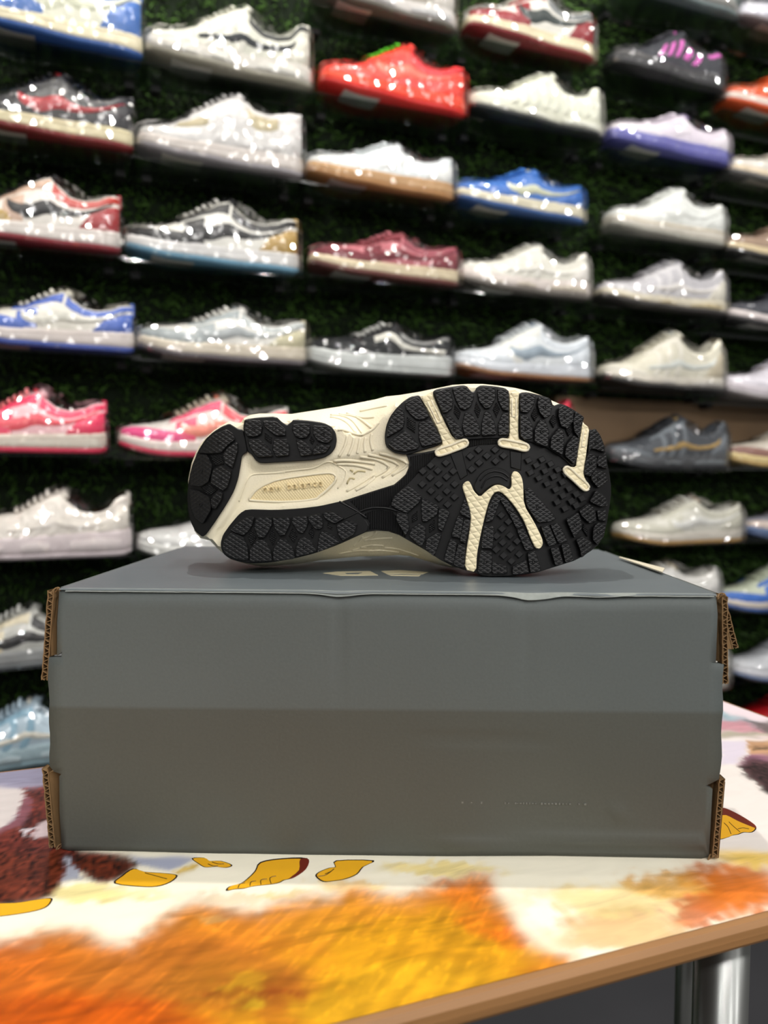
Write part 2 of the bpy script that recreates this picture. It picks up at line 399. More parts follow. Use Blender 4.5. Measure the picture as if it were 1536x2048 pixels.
    nt.links.new(sp_.outputs[2], bw.inputs['Value'])
    mm_ = nt.nodes.new('ShaderNodeMix'); mm_.inputs[2].default_value = 1.0
    nt.links.new(bw.outputs[0], mm_.inputs[0]); nt.links.new(mr.outputs['Result'], mm_.inputs[3])
    ml = nt.nodes.new('ShaderNodeVectorMath'); ml.operation = 'SCALE'
    nt.links.new(at.outputs['Color'], ml.inputs[0]); nt.links.new(mm_.outputs[0], ml.inputs['Scale'])
    nt.links.new(ml.outputs[0], b.inputs['Base Color'])
    b.inputs['Roughness'].default_value = 0.3; b.inputs['Specular IOR Level'].default_value = 0.35
    me.materials.append(m)
    o = bpy.data.objects.new('printed_top', me); COL.objects.link(o); o.parent = table
    o['label'] = 'glossy print of orange clouds, brown fur and yellow bare feet'
table_top()
M_WOOD = mat('bare_beech_edge', (152, 110, 68), 0.45, 0.4, vary=0.3, vscale=30)
nt = M_WOOD.node_tree
for n_ in nt.nodes:
    if n_.type == 'TEX_NOISE':
        mp = nt.nodes.new('ShaderNodeMapping'); mp.inputs['Scale'].default_value = (0.25, 5, 7)
        tc = [x for x in nt.nodes if x.type == 'TEX_COORD'][0]
        nt.links.new(tc.outputs['Object'], mp.inputs['Vector']); nt.links.new(mp.outputs['Vector'], n_.inputs['Vector'])
# board with a rounded edge all round (profile swept round the rectangle)
def board_edge():
    prof = [(0.0, -0.0002), (0.003, -0.0006), (0.0046, -0.003), (0.005, -0.006), (0.0046, -0.009), (0.003, -0.0112), (-0.02, -0.0116)]
    cs = [(T0, N0, -1, -1), (T1, N0, 1, -1), (T1, N1, 1, 1), (T0, N1, -1, 1)]
    V = []; F = []
    for t_, n_, st_, sn_ in cs:
        for o_, z_ in prof: V.append(loc(table, tn(t_ + st_ * o_, n_ + sn_ * o_, ZT + z_)))
    k = len(prof)
    for c in range(4):
        for i in range(k - 1):
            F.append((c * k + i, ((c + 1) % 4) * k + i, ((c + 1) % 4) * k + i + 1, c * k + i + 1))
    F.append(tuple(c * k + k - 1 for c in range(4)))
    mesh('wood_edge', V, F, M_WOOD, table, False, 'pale wood edge strip of the table')
board_edge()
M_STEEL = mat('brushed_steel', (150, 152, 150), 0.3, 0.5, metal=0.9)
M_STEELD = mat('dark_rubber_foot', (24, 24, 26), 0.6)
for t_, n_ in ((0.366, 0.362), (-0.50, 0.352), (0.478, 0.50), (-0.52, 0.50)):
    V, F = tube([loc(table, tn(t_, n_, 0.012)), loc(table, tn(t_, n_, ZT - 0.0118))], 0.0165, 20)
    lg = mesh('leg', V, F, M_STEEL, table, True)
    V, F = tube([loc(table, tn(t_, n_, 0.0)), loc(table, tn(t_, n_, 0.0125))], 0.02, 20)
    mesh('leg_foot', V, F, M_STEELD, lg, False)
# printed feet: flat ink shapes lying on the laminate
M_YEL = mat('yellow_ink', (240, 178, 30), 0.36, 0.35); M_RED = mat('dark_red_ink', (112, 34, 16), 0.36, 0.35); M_INK = mat('dark_brown_ink', (36, 16, 10), 0.36, 0.35)
def ink(name, poly, m, h):
    poly = smooth_line(poly, 3, True)
    V = [loc(table, on_z(x, y, ZT + h)) for x, y in poly] + [loc(table, on_z(x, y, ZT)) for x, y in poly]
    n = len(poly)
    return mesh(name, V, [tuple(range(n))] + [(i, (i + 1) % n, n + (i + 1) % n, n + i) for i in range(n)], m, table)
def foot(outline, toes, shade=None):
    cx = sum(p[0] for p in outline) / len(outline); cy = sum(p[1] for p in outline) / len(outline)
    ink('printed_outline', [(cx + (x - cx) * 1.04 + (1.5 if x > cx else -1.5), cy + (y - cy) * 1.07) for x, y in outline], M_INK, 0.00010)
    if shade: ink('printed_shade', shade, M_RED, 0.00016)
    ink('printed_foot', outline, M_YEL, 0.00014)
    for a_, b_, c_ in toes:
        V, F = tube([loc(table, on_z(x, y, ZT + 0.00012)) for x, y in smooth_line([a_, b_, c_], 4)], 0.00022, 5)
        mesh('printed_line', V, F, M_INK, table)
foot([(522, 1726), (560, 1719), (610, 1719), (602, 1738), (580, 1756), (566, 1760), (556, 1765), (540, 1768), (524, 1770), (506, 1772), (490, 1776), (474, 1777), (456, 1780), (462, 1772), (484, 1766), (498, 1756), (512, 1742)],
     [((500, 1772), (502, 1764), (512, 1762)), ((522, 1769), (522, 1760), (534, 1758)), ((542, 1767), (540, 1756), (552, 1752)), ((476, 1776), (480, 1768), (490, 1766))],
     [(600, 1719), (618, 1719), (612, 1738), (590, 1754), (578, 1757), (598, 1740)])
foot([(674, 1722), (744, 1722), (724, 1734), (712, 1748), (690, 1757), (668, 1761), (648, 1762), (634, 1752), (640, 1744), (660, 1736), (672, 1734)],
     [((636, 1753), (652, 1750), (668, 1738)), ((668, 1738), (660, 1744), (650, 1748))])
foot([(268, 1738), (290, 1744), (316, 1746), (340, 1748), (352, 1752), (338, 1764), (312, 1772), (280, 1772), (232, 1766), (246, 1752)],
     [((290, 1746), (312, 1752), (334, 1758))])
foot([(386, 1717), (410, 1716), (420, 1722), (440, 1722), (462, 1730), (450, 1735), (430, 1733), (412, 1734), (400, 1728)],
     [((424, 1724), (436, 1728), (448, 1728)), ((416, 1728), (426, 1732), (436, 1732))])
foot([(-50, 1810), (30, 1806), (70, 1800), (98, 1797), (100, 1803), (88, 1815), (56, 1824), (0, 1832), (-50, 1834)], [])
foot([(1436, 1625), (1452, 1622), (1478, 1636), (1500, 1648), (1510, 1656), (1502, 1664), (1486, 1664), (1476, 1668), (1466, 1670), (1456, 1674), (1436, 1674)],
     [((1462, 1668), (1456, 1654), (1448, 1646)), ((1480, 1664), (1466, 1652), (1458, 1644)), ((1498, 1658), (1486, 1656), (1476, 1658))],
     [(1436, 1618), (1450, 1616), (1480, 1630), (1508, 1648), (1512, 1656), (1500, 1652), (1476, 1642), (1452, 1630), (1436, 1632)])
# ------------------------------------------------------------------ grey shoe box
BW, BD, BH = 0.33, 0.2299, 0.1349
BYAW = -0.02067 - TH
bx0 = ROT @ Vector((-0.16426, 0.38440, 0)); bx0.z = ZT
carton = empty('shoe_box', bx0 + Vector((0, 0, 0.0)), BYAW)
tag(carton, 'large plain grey cardboard shoe box with torn brown corrugated corners on the printed table', 'shoe box')
def two_tone():
    m = mat('grey_card', (88, 94, 93), 0.62, 0.4, vary=0.10, vscale=700, bump=('noise', 500, 0.06))
    nt = m.node_tree; b = nt.nodes['Principled BSDF']
    src = b.inputs['Base Color'].links[0].from_socket
    tc = [x for x in nt.nodes if x.type == 'TEX_COORD'][0]
    # wide smudges of the old print
    nz = nt.nodes.new('ShaderNodeTexNoise'); nz.inputs['Scale'].default_value = 14; nz.inputs['Detail'].default_value = 6
    nt.links.new(tc.outputs['Object'], nz.inputs['Vector'])
    mr = nt.nodes.new('ShaderNodeMapRange'); mr.inputs['To Min'].default_value = 0.93; mr.inputs['To Max'].default_value = 1.06
    nt.links.new(nz.outputs['Fac'], mr.inputs['Value'])
    # the lower band of the front is darker and browner
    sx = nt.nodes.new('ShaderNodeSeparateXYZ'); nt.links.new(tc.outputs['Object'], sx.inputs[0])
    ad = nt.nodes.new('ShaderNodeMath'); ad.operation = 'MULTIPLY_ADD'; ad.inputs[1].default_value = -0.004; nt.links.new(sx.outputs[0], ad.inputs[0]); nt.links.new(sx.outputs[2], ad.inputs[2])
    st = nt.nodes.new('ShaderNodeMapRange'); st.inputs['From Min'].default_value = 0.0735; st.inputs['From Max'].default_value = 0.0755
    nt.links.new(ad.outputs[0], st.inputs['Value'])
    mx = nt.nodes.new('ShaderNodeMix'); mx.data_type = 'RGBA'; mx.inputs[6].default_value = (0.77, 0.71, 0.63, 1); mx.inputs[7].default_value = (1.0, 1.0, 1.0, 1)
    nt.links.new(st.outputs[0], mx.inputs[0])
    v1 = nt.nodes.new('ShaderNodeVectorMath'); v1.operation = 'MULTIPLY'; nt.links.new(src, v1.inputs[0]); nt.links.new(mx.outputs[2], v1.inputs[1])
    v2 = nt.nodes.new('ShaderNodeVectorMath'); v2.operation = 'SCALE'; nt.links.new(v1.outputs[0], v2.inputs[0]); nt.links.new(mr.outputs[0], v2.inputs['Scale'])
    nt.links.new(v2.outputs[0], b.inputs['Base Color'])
    return m
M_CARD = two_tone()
M_CARDTOP = mat('grey_card_top', (94, 102, 106), 0.42, 0.5, vary=0.08, vscale=60, bump=('noise', 400, 0.05))
M_KRAFT = mat('brown_kraft', (124, 98, 66), 0.75, 0.3, vary=0.15, vscale=60, bump=('noise', 200, 0.2))
M_WORN = mat('worn_card_edge', (132, 137, 133), 0.7, 0.3, vary=0.2, vscale=300)
M_PAPER = mat('torn_white_paper', (206, 198, 176), 0.7, 0.3, vary=0.15, vscale=90)
T = 0.003
def prism_y(name, poly, y0, y1, m, parent, label=None):
    n = len(poly)
    V = [(x, y0, z) for x, z in poly] + [(x, y1, z) for x, z in poly]
    F = [tuple(range(n)), tuple(range(2 * n - 1, n - 1, -1))] + [(i, (i + 1) % n, n + (i + 1) % n, n + i) for i in range(n)]
    return mesh(name, V, F, m, parent, False, label)
# front panel: dense sheet with tabs, dented along its top and bottom edges
def front_panel():
    yl, yu = 0.0398, 0.1005
    outl = [(0.0002, 0.0012), (0.004, 0.0)] + [(x, 0.0004 * math.sin(x * 40)) for x in np.linspace(0.02, 0.19, 12)] + [(0.2, 0.0004), (0.25, 0.0006), (0.3, 0.0006), (BW - 0.004, 0.0002), (BW - 0.0005, 0.0015)]
    outl += [(BW - 0.0004, 0.037), (BW - 0.004, 0.0385), (BW - 0.0005, 0.0402), (BW + 0.0026, 0.042)]
    outl += [(BW + 0.0034 + 0.0004 * math.sin(z * 260), z) for z in np.linspace(0.048, 0.094, 9)] + [(BW + 0.0036, 0.1), (BW - 0.003, 0.1008), (BW - 0.0004, 0.1012)]
    outl += [(BW - 0.0002, 0.125), (BW - 0.0004, BH - 0.0006)]
    top = [(x, BH - 0.0004 - 0.0009 * math.exp(-((x - 0.142) / 0.009) ** 2) - 0.0013 * math.exp(-((x - 0.238) / 0.010) ** 2) - 0.0006 * math.exp(-((x - 0.27) / 0.01) ** 2)) for x in np.linspace(BW - 0.004, 0.004, 70)]
    outl += top + [(0.0002, BH - 0.001), (-0.0003, 0.118), (-0.0006, yu + 0.0004), (0.002, yu + 0.0024), (0.0016, yu - 0.0004), (-0.0048, yu - 0.0006)]
    outl += [(-0.0052 - 0.0003 * math.sin(z * 300), z) for z in np.linspace(0.094, 0.05, 9)] + [(-0.0053, 0.044), (-0.003, 0.0412), (0.0006, 0.0400), (-0.0004, yl - 0.001), (-0.0005, 0.02)]
    bnd = [Vector(p) for p in outl]; nb = len(bnd)
    inner = []
    for gx in np.arange(0.003, BW - 0.002, 0.0034):
        for gz in np.arange(0.003, BH - 0.0035, 0.0034):
            inner.append(Vector((gx, gz)))
    co, _, fa, _, _, _ = delaunay_2d_cdt(bnd + inner, [(i, (i + 1) % nb) for i in range(nb)], [], 1, 1e-7)
    def dent(x, z):
        d = 0.0
        d += 0.0018 * math.exp(-((z - BH) / 0.004) ** 2) * math.exp(-((x - 0.142) / 0.012) ** 2)
        d += 0.0024 * math.exp(-((z - BH) / 0.006) ** 2) * math.exp(-((x - 0.240) / 0.014) ** 2)
        d += 0.0014 * math.exp(-((z - BH) / 0.004) ** 2) * math.exp(-((x - 0.275) / 0.016) ** 2)
        ridge = 0.006 + 0.0035 * sstep(0.19, 0.27, x)
        if x > 0.18: d -= 0.0022 * math.exp(-((z - ridge) / 0.0018) ** 2) * sstep(0.18, 0.21, x)
        if x > 0.18: d += 0.002 * sstep(ridge, 0.0, z) * sstep(0.18, 0.24, x)
        d += 0.0011 * math.exp(-((x - 0.142) / 0.0018) ** 2) * sstep(0.05, 0.12, z)
        d += 0.0013 * math.exp(-((x - 0.236) / 0.0018) ** 2) * sstep(0.06, 0.12, z)
        d += 0.0010 * math.exp(-((z - 0.060 - 0.006 * max(0, x - 0.215)) / 0.0012) ** 2) * sstep(0.17, 0.20, x) * sstep(0.255, 0.235, x)
        d += 0.0006 * noise.noise((x * 22, z * 22, 0))
        d -= 0.0016 * math.exp(-((x - 0.283) / 0.003) ** 2 - ((z - 0.024) / 0.003) ** 2)
        d += 0.0022 * sstep(0.004, 0.0, BH - z)
        return d
    V = [(p.x, dent(p.x, p.y), p.y) for p in co] + [(p.x, T + 0.0006, p.y) for p in co[:nb]]
    n = len(co)
    F = [tuple(f) for f in fa] + [(i, (i + 1) % nb, n + (i + 1) % nb, n + i) for i in range(nb)] + [tuple(range(n + nb - 1, n - 1, -1))]
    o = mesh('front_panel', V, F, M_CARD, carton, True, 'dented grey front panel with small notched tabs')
    sm = [True] * len(o.data.polygons)
    o.data.polygons.foreach_set('use_smooth', sm)
front_panel()
# top, back, bottom
def top_panel():
    nx = 60; V = []; F = []
    def zz(x, y):
        d = -0.0015 * math.exp(-(y / 0.005) ** 2) * (0.55 * math.exp(-((x - 0.142) / 0.010) ** 2) + math.exp(-((x - 0.240) / 0.013) ** 2) + 0.5 * math.exp(-((x - 0.275) / 0.014) ** 2))
        return BH + d - 0.0006 * math.exp(-(y / 0.0012) ** 2)
    ys = [0.0004, 0.001, 0.002, 0.004, 0.007, 0.012, 0.03, 0.08, 0.14, BD]
    xs = np.linspace(0.0005, BW - 0.0005, nx)
    for y in ys:
        for x in xs: V.append((x, y + (0.0014 * math.exp(-((x - 0.240) / 0.013) ** 2) * math.exp(-(y / .004) ** 2)), zz(x, y)))
    for j in range(len(ys) - 1):
        for i in range(nx - 1): F.append((j * nx + i, j * nx + i + 1, (j + 1) * nx + i + 1, (j + 1) * nx + i))
    mesh('lid', V, F, M_CARDTOP, carton, True, 'grey box lid with a worn front edge')
    # pale rubbed paper along the front crease
    V = []; F = []
    xs = np.linspace(0.004, BW - 0.002, 110)
    for i, x in enumerate(xs):
        wv = 0.0002 + 0.0005 * (0.5 + 0.5 * noise.noise((x * 160, 3, 0))) + 0.0010 * math.exp(-((x - 0.24) / 0.012) ** 2) + 0.0006 * math.exp(-((x - 0.142) / 0.01) ** 2)
        ds = 0.0009 * math.exp(-((x - 0.142) / 0.009) ** 2) + 0.0014 * math.exp(-((x - 0.238) / 0.010) ** 2) + 0.0007 * math.exp(-((x - 0.27) / 0.01) ** 2)
        yy = 0.0020 * (0.4 + ds / 0.003)
        V += [(x, yy + 0.0022, BH + 0.0001 - ds * 0.5), (x, yy, BH - 0.0006 - ds * 0.85), (x, max(0.0, yy - 0.0018), BH - 0.0008 - wv - ds)]
    for i in range(len(xs) - 1):
        for k in range(2): F.append((i * 3 + k, i * 3 + 3 + k, i * 3 + 4 + k, i * 3 + 1 + k))
    mesh('worn_edge', V, F, M_WORN, carton, True, 'pale rubbed crease along the front of the lid')
top_panel()
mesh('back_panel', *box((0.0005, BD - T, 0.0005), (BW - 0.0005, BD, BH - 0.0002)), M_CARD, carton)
mesh('bottom_panel', *box((0.002, T + 0.001, 0.0002), (BW - 0.002, BD - T, 0.003)), M_KRAFT, carton)
def corrugated(name, a, b, depth, side_out, th=0.0027, pitch=0.0040, label=None):
    """a cut board edge seen from the front: two liners and a wavy flute between, from a to b (x,z)"""
    a = Vector(a); b = Vector(b); d = (b - a); L = d.length; d.normalize(); nrm = Vector((-d.y, d.x)) * side_out
    V = []; F = []
    def strip(pts, hw):
        base = len(V); n = len(pts)
        for i, p in enumerate(pts):
            q = pts[min(i + 1, n - 1)] - pts[max(i - 1, 0)]; q = Vector((-q.y, q.x)).normalized() * hw
            for s in (-1, 1):
                for y in (0.0, depth): V.append((p.x + q.x * s, y + (0.0003 * noise.noise((p.y * 900, s, 1)) if y == 0 else 0), p.y + q.y * s))
        for i in range(n - 1):
            o = base + i * 4
            F.extend([(o, o + 4, o + 6, o + 2), (o, o + 1, o + 5, o + 4), (o + 2, o + 6, o + 7, o + 3), (o + 1, o + 3, o + 7, o + 5)])
    m = 26
    w1 = [a + d * (L * i / m) + nrm * (0.0003 * noise.noise((i * .6, 2, 3))) for i in range(m + 1)]
    w2 = [p + nrm * (th * (1 + 0.15 * noise.noise((i * .4, 7, 3)))) for i, p in enumerate(w1)]
    strip(w1, 0.00024); strip(w2, 0.00024)
    k = int(L / pitch * 8)
    strip([a + d * (L * i / k) + nrm * (th * (0.5 + 0.5 * math.sin(2 * math.pi * i / 8))) for i in range(k + 1)], 0.00017)
    o = mesh(name, V, F, M_KRAFT, carton, False, label)
    return o
def shift_y(o, y):
    for v in o.data.vertices: v.co.y += y
# left and right side walls: a wall board set back behind the front panel's notches, with its cut edge showing
def side_wall(sgn):
    X = (lambda x: x) if sgn < 0 else (lambda x: BW - x)
    lo, hi = (-0.0050, -0.0020)
    # outer skin, plain grey
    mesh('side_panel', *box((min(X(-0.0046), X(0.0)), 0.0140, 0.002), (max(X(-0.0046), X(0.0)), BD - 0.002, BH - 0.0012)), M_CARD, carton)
    # kraft faces seen inside the two notches
    for z0, z1, lean in ((0.0008, 0.0400, -0.0022), (0.1004, BH - 0.0022, -0.0008)):
        V = [(X(0.0015), 0.0135, z0), (X(-0.0042), 0.0014, z0), (X(-0.0042 + lean * (1 if z0 < .05 else .2)), 0.0014, z1), (X(0.0015), 0.0135, z1),
             (X(0.0015), 0.0150, z0), (X(-0.0042), 0.0150, z0), (X(-0.0042 + lean * .5), 0.0150, z1), (X(0.0015), 0.0150, z1)]
        mesh('inner_liner', V, [(0, 1, 2, 3), (4, 5, 6, 7), (0, 1, 5, 4), (1, 2, 6, 5), (2, 3, 7, 6), (3, 0, 4, 7)], M_KRAFT, carton, False, 'bare brown cardboard showing through the notch')
    if sgn < 0:
        c1 = corrugated('corrugated_edge', (-0.0036, 0.0012), (-0.0068, 0.0425), 0.006, 1, label='torn fluted board edge'); shift_y(c1, 0.0008)
        c2 = corrugated('corrugated_edge', (-0.0062, 0.088), (-0.0022, BH - 0.0012), 0.006, 1, label='torn fluted board edge'); shift_y(c2, 0.0006)
    else:
        c1 = corrugated('corrugated_edge', (BW + 0.0008, 0.0012), (BW + 0.0034, 0.0420), 0.006, -1, th=0.0024, label='torn fluted board edge'); shift_y(c1, 0.0008)
        c2 = corrugated('corrugated_edge', (BW + 0.0036, 0.090), (BW + 0.0022, BH - 0.0012), 0.006, -1, th=0.0024, label='torn fluted board edge'); shift_y(c2, 0.0006)
side_wall(-1); side_wall(1)
# crumpled fibres at the two top corners and the bottom corners
for cx, cz in ((-0.0012, BH - 0.001), (BW + 0.0018, BH - 0.001), (-0.0012, 0.0012), (BW + 0.0006, 0.0012)):
    V, F = [], []
    pts = []
    for k in range(9):
        an = k * 0.9
        pts.append((cx + 0.0022 * math.cos(an) * (1 - k * .05), 0.001 + 0.0006 * (k % 3), cz + 0.0014 * math.sin(an * 1.3)))
    V, F = tube(smooth_line(pts, 3), 0.0004, 5)
    mesh('frayed_corner', V, F, M_KRAFT, carton)
# loose flap hanging out on the right
fl_o = corrugated('loose_flap', (BW + 0.0122, 0.1055), (BW + 0.0048, BH - 0.003), 0.07, -1, th=0.0026, pitch=0.0036, label='loose fluted flap hanging off the right side')
shift_y(fl_o, 0.010)
V, F = box((0, 0, 0), (1, 1, 1))
V = [(BW + 0.0118 - (0.0074 if z else 0) - (0.0026 if not x else 0), 0.0102 + y * 0.0698, 0.1055 + z * 0.0264) for x, y, z in [(v[0], v[1], v[2]) for v in V]]
mesh('flap_face', V, F, M_KRAFT, carton)
# torn paper tab behind the right edge of the lid
p1, p2, p3, p4 = [carton.matrix_basis.inverted() @ on_z(x, y, ZT + BH + 0.002) for x, y in ((1240, 1113), (1329, 1136), (1325, 1144), (1238, 1114))]
V = [p1, p2, p3, p4] + [Vector(p) - Vector((0, 0, 0.0006)) for p in (p1, p2, p3, p4)]
mesh('torn_tab', V, [(0, 1, 2, 3), (7, 6, 5, 4), (0, 1, 5, 4), (1, 2, 6, 5), (2, 3, 7, 6), (3, 0, 4, 7)], M_PAPER, carton, False, 'torn white paper tab at the rear corner')
# printed logo lines on the lid under the shoe, and the faint dotted print low on the front
M_LOGO = mat('cream_print', (196, 188, 158), 0.5); M_FAINT = mat('faint_print', (110, 112, 107), 0.6)
def lid_print(poly, m, h):
    V = [carton.matrix_basis.inverted() @ on_z(x, y, ZT + BH + h) for x, y in poly]
    V += [Vector(v) - Vector((0, 0, 0.0002)) for v in V]; n = len(poly)
    return mesh('printed_logo', V, [tuple(range(n))] + [(i, (i + 1) % n, n + (i + 1) % n, n + i) for i in range(n)], m, carton, False, 'pale printed logo on the lid')
lid_print([(646, 1146), (672, 1143), (740, 1142), (756, 1150), (716, 1151), (680, 1151)], M_LOGO, 0.0002)
lid_print([(690, 1146), (724, 1145), (716, 1148), (694, 1148)], M_CARDTOP, 0.0003)
lid_print([(762, 1142), (800, 1140), (856, 1144), (846, 1148), (806, 1147), (774, 1148)], M_LOGO, 0.0002)
lid_print([(776, 1149), (842, 1149), (838, 1152), (782, 1151)], M_LOGO, 0.0002)
rnd = random.Random(5)
V, F = [], []
for x in [850, 856, 930, 948, 968, 1015, 1022, 1036] + list(range(1040, 1078, 6)) + list(range(1088, 1150, 7)) + [1162, 1173, 1175]:
    h = rnd.uniform(1.5, 4.0); a_ = BW * (x - 118) / 1309; c_ = 0.1349 * (1712 - 1601) / 530
    b0 = len(V); wv = rnd.uniform(.0002, .0005); hh = h * .00013
    vv, ff = box((a_ - wv, -0.0002, c_ - hh), (a_ + wv, 0.0012, c_ + hh)); V += vv; F += [tuple(i + b0 for i in f_) for f_ in ff]
o = mesh('faint_lettering', V, F, M_FAINT, carton, False, 'row of faint worn dots of old print'); o['kind'] = 'stuff'

# ------------------------------------------------------------------ the running shoe lying on its side, sole to the camera
cpt = ROT @ Vector((0.0610, 0.4387, 0))
hero = empty('running_shoe', Vector((cpt.x, cpt.y, ZT + BH)), -TH)
tag(hero, 'running shoe lying on its side on the grey box, black and cream sole facing out', 'running shoe')
HINV = hero.matrix_basis.inverted()
KY = 0.06
FR = {'Z1': (370, 810, 7.68), 'Z2': (400, 960, 7.68), 'Z3': (550, 800, 7.68), 'Z4': (560, 960, 7.68), 'Z5': (720, 760, 7.68), 'Z6': (720, 940, 7.68),
      'Z7': (860, 760, 7.68), 'Z8': (860, 960, 7.68), 'Z9': (1020, 770, 6.982), 'Z10': (1020, 950, 6.982), 'A': (360, 740, 3.339), 'B': (780, 740, 3.339), 'P': (0, 0, 1)}
def zz(fr, pts):
    ox, oy, s = FR[fr]; return [(ox + x / s, oy + y / s) for x, y in pts]
DH = ROT @ Vector((0, 1, 0)); RX = ROT @ Vector((1, 0, 0))
def curve_c(px, py):
    c = 0.0
    if px > 1000: c += 0.024 * ((px - 1000) / 222.0) ** 2
    if px < 450: c += 0.007 * ((450 - px) / 72.0) ** 2
    return c
def SP(px, py, p=0.0):
    """point of the sole seen at this pixel, p metres proud of the sole's face"""
    d = ray(px, py); dy = d.dot(DH); dx = d.dot(RX)
    s = (0.4384 + 0.061 * KY - p + curve_c(px, py)) / (dy + KY * dx)
    return HINV @ (CAM + d * s)
def inset(poly, k):
    n = len(poly); out = []
    ar = sum(poly[i][0] * poly[(i + 1) % n][1] - poly[(i + 1) % n][0] * poly[i][1] for i in range(n))
    sg = 1 if ar > 0 else -1
    for i in range(n):
        a = Vector(poly[i - 1]); b = Vector(poly[i]); c = Vector(poly[(i + 1) % n])
        e1 = (b - a).normalized(); e2 = (c - b).normalized()
        n1 = Vector((-e1.y, e1.x)) * sg; n2 = Vector((-e2.y, e2.x)) * sg
        m = n1 + n2
        if m.length < 1e-6: m = n1
        m.normalize(); out.append((b.x + m.x * k / max(0.5, m.dot(n1)), b.y + m.y * k / max(0.5, m.dot(n1))))
    return out
def plate(name, poly, p0, p1, m, parent=hero, bev=1.3, grid=0, rnd=True, label=None, q=0.22, grow=0.0):
    if grow: poly = inset(poly, -grow)
    if rnd: poly = chaikin(poly, q)
    n = len(poly); ins = inset(poly, bev)
    V = [SP(x, y, p0) for x, y in poly] + [SP(x, y, p1 - 0.0005) for x, y in poly] + [SP(x, y, p1) for x, y in ins]
    F = []
    for r in (0, 1):
        F += [(r * n + i, r * n + (i + 1) % n, (r + 1) * n + (i + 1) % n, (r + 1) * n + i) for i in range(n)]
    if not grid:
        F.append(tuple(range(2 * n, 3 * n)))
    else:
        xs = [p[0] for p in ins]; ys = [p[1] for p in ins]
        gp = np.array([(x, y) for x in np.arange(min(xs), max(xs), grid) for y in np.arange(min(ys), max(ys), grid)])
        ok = inside(gp, ins) & (seg_dist(gp, ins) > grid * 0.4)
        pts = [Vector(p) for p in ins] + [Vector(p) for p in gp[ok]]
        co, _, fa, orig, _, _ = delaunay_2d_cdt(pts, [(i, (i + 1) % n) for i in range(n)], [], 1, 1e-4)
        base = 2 * n
        V = V[:2 * n] + [SP(p.x, p.y, p1) for p in co]
        F = [f for f in F if max(f) < 2 * n]
        mp = {}
        for ci, oo in enumerate(orig):
            for q in oo: mp[q] = ci
        F += [(n + i, n + (i + 1) % n, base + mp[(i + 1) % n], base + mp[i]) for i in range(n)]
        F += [tuple(base + i for i in f) for f in fa]
    return mesh(name, V, F, m, parent, False, label)
def chaikin(poly, q=0.22):
    out = []; n = len(poly)
    for i in range(n):
        a = poly[i]; b = poly[(i + 1) % n]
        out.append((a[0] + (b[0] - a[0]) * q, a[1] + (b[1] - a[1]) * q)); out.append((a[0] + (b[0] - a[0]) * (1 - q), a[1] + (b[1] - a[1]) * (1 - q)))
    return out
# --- cream midsole: face outline S0 and the wider silhouette O behind it
D_EDGE = zz('P', [(1180, 858), (1199, 870), (1208, 896), (1213, 920), (1219, 949), (1222, 970), (1222, 990), (1219, 1012), (1213, 1050), (1206, 1074), (1196, 1090), (1183, 1101), (1163, 1114), (1147, 1122), (1109, 1134), (1077, 1144), (1057, 1148), (1020, 1152), (981, 1153), (965, 1152), (951, 1146), (928, 1140), (903, 1131), (881, 1120), (850, 1100), (824, 1085), (798, 1070), (777, 1063), (753, 1061), (733, 1064), (712, 1070)])
S0 = [(378, 960), (385, 926), (393, 906), (402, 890), (414, 876), (428, 863), (444, 854), (459, 849), (474, 854), (484, 850), (489, 840), (520, 836), (552, 836), (570, 846), (580, 842), (600, 840), (640, 844), (664, 852), (684, 860), (700, 868), (715, 871), (732, 866), (748, 850), (766, 832), (790, 812), (816, 797), (835, 790), (870, 781), (900, 775), (935, 772), (965, 772), (1000, 776), (1030, 780), (1070, 790), (1100, 805), (1125, 818), (1160, 842)] + D_EDGE + [(684, 1084), (640, 1100), (600, 1112), (560, 1120), (520, 1124), (484, 1121), (458, 1112), (446, 1102), (436, 1092), (420, 1078), (402, 1072), (392, 1060), (383, 1030), (379, 1000)]
O = [(376.5, 960), (383.5, 926), (391.5, 906), (400.5, 889), (412.5, 874.5), (427, 861.5), (443, 851), (460, 842), (474, 846), (482, 845), (488, 836), (500, 830), (520, 827), (552, 827), (583, 828), (628, 821), (680, 813), (719, 805), (750, 799), (772, 793), (800, 790), (837, 784), (876, 776), (905, 770), (935, 768), (965, 768), (995, 771), (1030, 776), (1060, 783), (1083, 791), (1103, 801), (1122, 809), (1145, 826), (1165, 843)] + [(1176, 858)] + [(x - 2.5 - (2.0 if x > 1190 else 0), y - (3.0 if y > 1090 else 0)) for x, y in D_EDGE[1:-9]] + [(903, 1135), (876, 1129), (850, 1121), (821, 1112), (798, 1110), (760, 1112), (716, 1113), (684, 1116), (638, 1121), (599, 1127), (569, 1130), (525, 1133), (494, 1128), (462, 1119), (446, 1106), (434, 1096), (420, 1081), (400, 1076), (389, 1062), (381, 1030), (377, 1000)]
def depth_mid(P):
    ins = inside(P, S0); d0 = seg_dist(P, S0); dO = seg_dist(P, O)
    t = np.where(ins, 0.0, d0 / np.maximum(d0 + dO, 1e-6))
    p = -0.024 * t ** 0.85
    p = np.where(ins, -0.0006 * np.exp(-d0 / 3.0), p)
    # shallow hollow of the heel channel
    return p
SHANK_RING = zz('Z2', [(755, 300), (790, 240), (860, 160), (960, 90), (1100, 30)]) + zz('Z3', [(0, 1238), (200, 1195), (450, 1160), (650, 1135), (820, 1120), (905, 1140), (935, 1190), (915, 1255), (850, 1330), (760, 1415), (680, 1478)]) + zz('Z4', [(560, 285), (400, 315), (200, 330), (0, 336)]) + zz('Z2', [(1000, 328), (800, 312)])
